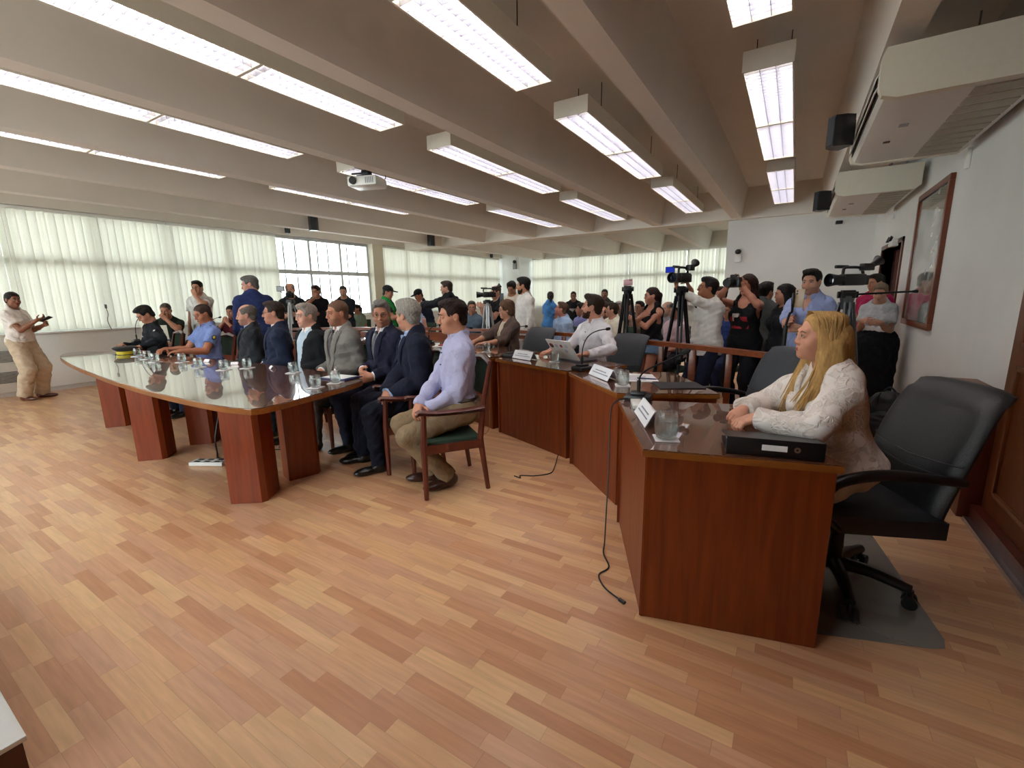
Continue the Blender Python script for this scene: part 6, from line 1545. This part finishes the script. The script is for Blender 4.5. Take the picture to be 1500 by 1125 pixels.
gr_ = stand('woman in grey and white t-shirt and black skirt by doorway', 1291, 424, 6.70, (-.30, -.95), dz=-.02, female=True, look=(-.30, -.90, -.35), skinc='b98a74', hair=('short', '7d6a58'), girth=1.25, vox=.011, top=('tee', 'b9bdc2', {'print': [(0, .22, .30, .14, 'e8e8ea')], 'hem': .06}), bottom=('skirt', '15161a'), shoes='2a2a2c',
      hands={'R': {'at': (.08, .28, 1.06), 'dir': (-.7, .6, 0), 'curl': .5}, 'L': {'at': (-.08, .28, 1.04), 'dir': (.7, .6, 0), 'curl': .5}})
stand('woman with long black hair behind man in light blue shirt', 1152, 424, 5.62, (-.85, -.52), female=True, look=(-.95, -.3, -.1), skinc='b07c66', hair=('long', '100d0e'), vox=.011, top=('tee', '1a1a1e'), bottom=('trousers', '1b1c20'))
stand('dark-haired person in grey jacket behind the young woman photographer', 1122, 411, 6.1, (.35, .93), look=(.6, .8, 0), skinc='b07c66', hair=('thick', '1d1614'), vox=.012, top=('tee', '5a5f62'), jacket=('55595a', {'lapel': False, 'v': .3}), bottom=('trousers', '2b3040'))
stand('curly-haired person in dusty pink top behind camera operator', 1058, 424, 7.4, (-.5, -.86), look=(-.6, -.8, -.1), skinc='a8745e', hair=('thick', '3a2820'), vox=.012, top=('tee', '8a5a52'), bottom=('trousers', '22304f'))
# ---- seated audience
def aud(label, px_, ytop, Y, face, chair=True, **k):
    x, z = at_head(px_, ytop, Y)
    if chair: green_chair('green audience chair under '+label.replace('seated ', ''), x, Y, face)
    k.setdefault('bottom', ('trousers', '262a36')); s_ = (z-.475)/.875
    return person(label, x, Y, face, 'sit', h=1.72*max(.88, min(1.07, s_)), seat=.475, vox=k.pop('vox', .013), **k)
aud('seated woman leaning her chin on her hand, near the bare window', 524, 457, 7.3, (.55, -.83), female=True, look=(-.2, -.95, -.1), skinc='a8745e', hair=('tied', '1a1312'), top=('tee', '7b8f80'), hands={'R': {'at': (.06, .20, 1.06), 'dir': (-.2, .1, .95), 'palm': (-.2, -.9, 0), 'curl': .6, 'pole': (.7, .4, -.8)}})
aud('seated girl in pale blue sleeveless top', 612, 454, 6.65, (.10, -.99), female=True, look=(.75, -.65, 0), skinc='c99884', hair=('tied', '6a4a3a'), top=('tank', '9db8d8'))
aud('seated man with glasses in blue-grey shirt, smiling', 691, 443, 6.42, (.25, -.97), look=(.6, -.8, -.05), skinc='b17c66', hair=('short', '4a4540'), eyewear='2a2424', girth=1.1, top=('roll', '566878', {'tuck': False}))
aud('seated person half hidden behind man in blue-grey shirt', 672, 448, 7.5, (.2, -.98), skinc='a8745e', hair=('short', '3a2e2a'), top=('tee', '7a5a52'))
aud('seated man in light blue shirt with rosy face, looking up', 824, 445, 6.45, (-.45, -.89), look=(-.92, -.30, .25), skinc='c48474', hair=('short', '5a4334'), girth=1.12, vox=.010, top=('roll', '9fb7d8', {'tuck': False}), bottom=('trousers', '1c2140'))
aud('seated person in lilac shirt beside rosy man', 853, 462, 7.1, (-.40, -.92), look=(-.8, -.4, 0), skinc='b98470', hair=('short', '2a211c'), vox=.011, top=('roll', '8a8fc8', {'tuck': False}))
aud('seated young man in cream shirt, hand on his chin', 898, 456, 6.75, (-.45, -.89), look=(-.9, -.35, .1), skinc='c08c76', hair=('thick', '2e2019'), top=('tee', 'dcd6c4'), hands={'R': {'at': (.02, .20, 1.10), 'dir': (-.3, .1, .9), 'palm': (-.1, -.9, 0), 'curl': .6, 'pole': (.7, .4, -.8)}})
aud('seated bearded man behind woman in black tank top', 979, 444, 7.2, (-.45, -.89), look=(-.6, -.75, -.1), skinc='b98a76', hair=('bald', '8a8078'), beard='8a8078', top=('roll', '8a8288', {'tuck': False}))
aud('seated dark-haired man in second row', 868, 437, 8.3, (-.2, -.98), skinc='a06d58', hair=('thick', '1a1412'), top=('tee', '3a2a26'))
aud('seated woman with auburn hair in second row', 884, 446, 7.85, (-.3, -.95), female=True, look=(-.9, -.2, 0), skinc='b07c68', hair=('bob', '43281f'), top=('tee', '5a3a34'))
aud('seated grey-haired person in second row', 907, 449, 8.6, (-.1, -.99), skinc='b98a76', hair=('short', '9a948c'), top=('tee', '6a6660'))
aud('seated dark-haired person beside the phone tripod', 920, 441, 9.4, (-.2, -.98), skinc='a06d58', hair=('thick', '201815'), top=('tee', '4a4448'))
aud('seated man with glasses in back row, smiling', 938, 443, 7.7, (-.35, -.93), look=(-.3, -.95, 0), skinc='a8745e', hair=('short', '2a2320'), eyewear='221c1c', top=('tee', '7a6a62'))
aud('seated person far back near the back blinds', 866, 443, 10.2, (-.2, -.98), skinc='8d6450', hair=('short', '2a2220'), top=('tee', '4a4a50'))
aud('seated person in pink striped shirt between the tripods', 990, 470, 6.35, (-.5, -.86), skinc='a8745e', hair=('short', '2a2220'), vox=.011, top=('roll', 'b59aa6', {'tuck': False, 'mat': striped('pink_stripe', 'b898a4', 'd0b8c0', 80)}), bottom=('trousers', '1a1c26'))
aud('seated person in blue top behind the railing, by tripod of big camera', 1068, 470, 6.7, (-.5, -.86), skinc='a8745e', hair=('short', '2a2220'), vox=.011, top=('tee', '24366e'), bottom=('trousers', '1c2444'))
# ---------------------------------------------------------------- cameras, tripods, phones
GREYT = mat('tripod_grey', '55585c', .4, .5); SILV = mat('tripod_silver', 'b4b6b8', .35, .7)
c1 = at_y(998, 416, 5.0); tripod(c1[0], c1[1], c1[2]-.02, 'black tripod under video camera operated by man in white shirt', BLACKM, .25, .3, (.25, .3, -.25))
video_camera((c1[0], c1[1], c1[2]), (-.30, -.95), 'black video camera with lit blue side screen', .74, (.3, 1))
c2 = at_y(1243, 421, 4.70); tripod(c2[0], c2[1], c2[2]-.02, 'dark tripod with long pan handle, behind the blonde woman', GREYT, .28, .1, (.48, .12, .02))
video_camera((c2[0], c2[1], c2[2]), (-.80, -.60), 'large black video camera with eyecup above the blonde woman', .72)
c3 = at_y(714, 437, 6.0); tripod(c3[0], c3[1], c3[2]-.02, 'silver tripod in front of cameraman in black', SILV, .23, .6)
video_camera((c3[0], c3[1], c3[2]), (-.80, -.60), 'black video camera held by cameraman with glasses', .68, None)
c4 = at_y(920, 416, 5.5); tripod(c4[0], c4[1], c4[2]-.02, 'tall black tripod holding a phone', BLACKM, .24, .2)
def phone(p, u, v, lab, col='1a1c22', scr='2a3240', case=None):
    """phone centred at p; u = long axis, v = screen normal"""
    u = unit(u); v = np.array(v, float); v = unit(v-u*(u@v)); w = np.cross(u, v); R = np.stack([w, v, u]).T
    t = thing('phone', lab, 'phone', tuple(p))
    MB().box((0, 0, 0), (.074, .009, .155), R, .004).build('case', mat('phone_'+col, col, .3), t); MB().box(R @ np.array([0, .005, 0]), (.068, .001, .146), R).build('screen', mat('phone_screen_'+scr, scr, .1), t)
    b = MB()
    for k in (0, 1): b.tube([tuple(R @ np.array([.02, -.0045, .06-.022*k])), tuple(R @ np.array([.02, -.0065, .06-.022*k]))], .008, 10)
    b.build('camera_lens', mat('lens_black', '0b0b0d', .3), t); return t
phone((c4[0], c4[1], c4[2]+.019), (.85, -.5, .05), (.5, .85, 0), 'pinkish phone mounted sideways on tall black tripod', 'b98a90')
c5 = at_y(425, 437, 4.72); tripod(c5[0], c5[1], c5[2]-.02, 'small silver tripod before the photographer in black', SILV, .26, .6)
def still_camera(p, d, lab, size=1.):
    t = thing('photo_camera', lab, 'camera', tuple(p), math.atan2(-d[0], d[1])); s = size
    m = MB(); m.box((0, 0, 0), (.135*s, .06*s, .095*s), None, .012*s); m.box((0, .0, .058*s), (.06*s, .055*s, .03*s), None, .010*s); m.box((-.05*s, .02*s, -.005), (.04*s, .05*s, .08*s), None, .012*s); m.build('body', BLACKP, t)
    m = MB(); m.tube([(0, .03*s, -.004), (0, .08*s, -.004), (0, .082*s, -.004), (0, .13*s, -.004)], [.034*s, .034*s, .039*s, .038*s], 18); m.build('lens', mat('lens_black', '0b0b0d', .3), t); return t
still_camera((c5[0], c5[1], c5[2]+.05), (.8, -.6), 'small dark camera on silver tripod before the photographer'); 
t = thing('led_light', 'small square light mounted beside the photographer', 'light', tuple(at_y(411, 423, 4.9))); MB().box((0, 0, 0), (.13, .04, .10), rotz(.8), .006).build('case', BLACKP, t); MB().box((.016, -.0165, 0), (.11, .006, .085), rotz(.8)).build('diffuser', mat('led_diffuser', 'b8bcc0', .5), t); MB().tube([(0, 0, -.05), (.10, .03, -.18)], .008, 6).build('arm', BLACKM, t)
still_camera(loc_of(tc_, (-.03, .345, 1.50)), (-.40, -.92), 'black photo camera raised by young woman in tank top', 1.1)
p = at_y(1171, 437, 4.60); phone(p, (.03, .0, 1), (.35, .94, 0), 'beige phone on a hand grip held by man in blue', 'b9a184', '20242c')
t = thing('phone_grip', 'black hand stabilizer grip below the beige phone', 'phone grip', tuple(at_y(1150, 487, 4.62))); q = p-at_y(1150, 487, 4.62)
m = MB(); m.tube([(0, 0, -.13), (0, 0, .06)], [.018, .02], 10); m.build('handle', BLACKP, t); m = MB(); m.tube(spline([(0, 0, .06), (.02, 0, .16), tuple(q*.7+[-.02, 0, -.02]), tuple(q+[-.05, 0, -.0])], 6), .010, 8); m.build('arm', BLACKM, t); m = MB(); m.box(tuple(q+[-.045, 0, 0]), (.02, .03, .09), None, .005); m.build('clamp', BLACKP, t)
phone(loc_of(w_, (.03, .41, 1.185)), (.55, .62, .40), (-.5, -.1, .85), 'dark phone held by woman in white t-shirt', '20181a')
phone(loc_of(gv, (-.06, .47, 1.22)), (.35, .1, .85), (-.8, -.5, .3), 'dark phone held up by man in green vest', '15161a')
p = at_y(735, 437, 5.9); phone(p, (0, 0, 1), (.1, .95, 0), 'dark phone held by young man in printed t-shirt', '23232e')
# ---------------------------------------------------------------- daylight, camera
w = bpy.data.worlds.new('bright_overcast_sky'); SC.world = w; w.use_nodes = True
nt = w.node_tree; bg = nt.nodes['Background']
g = nt.nodes.new('ShaderNodeTexGradient'); tc = nt.nodes.new('ShaderNodeTexCoord'); sp = nt.nodes.new('ShaderNodeSeparateXYZ'); rp = nt.nodes.new('ShaderNodeValToRGB')
nt.links.new(tc.outputs['Generated'], sp.inputs[0]); nt.links.new(sp.outputs[2], rp.inputs['Fac'])
rp.color_ramp.elements[0].position = 0.; rp.color_ramp.elements[0].color = lin('e6e8e6')+(1,); rp.color_ramp.elements[1].position = .6; rp.color_ramp.elements[1].color = lin('e6eef4')+(1,)
nt.links.new(rp.outputs['Color'], bg.inputs[0]); bg.inputs[1].default_value = 6.6
cam = bpy.data.cameras.new('camera'); co = bpy.data.objects.new('camera', cam); COL.objects.link(co)
cam.sensor_fit = 'HORIZONTAL'; cam.sensor_width = 36; cam.lens = FOC/1500*36; cam.clip_start = .02
M_ = np.eye(4); M_[:3, 0] = CR[0]; M_[:3, 1] = -CR[1]; M_[:3, 2] = -CR[2]; M_[:3, 3] = (0, 0, CAMH)
co.matrix_world = Matrix(M_.tolist()); SC.camera = co
vs = SC.view_settings; vs.view_transform = 'Standard'; vs.look = 'None'; vs.gamma = 1; vs.use_curve_mapping = False; vs.exposure = .80
cy = SC.cycles; cy.use_denoising = True; cy.max_bounces = 10; cy.diffuse_bounces = 5; cy.glossy_bounces = 4; cy.transmission_bounces = 8; cy.transparent_max_bounces = 12; cy.caustics_reflective = False; cy.caustics_refractive = False
cy.sample_clamp_indirect = 6.; cy.blur_glossy = .5
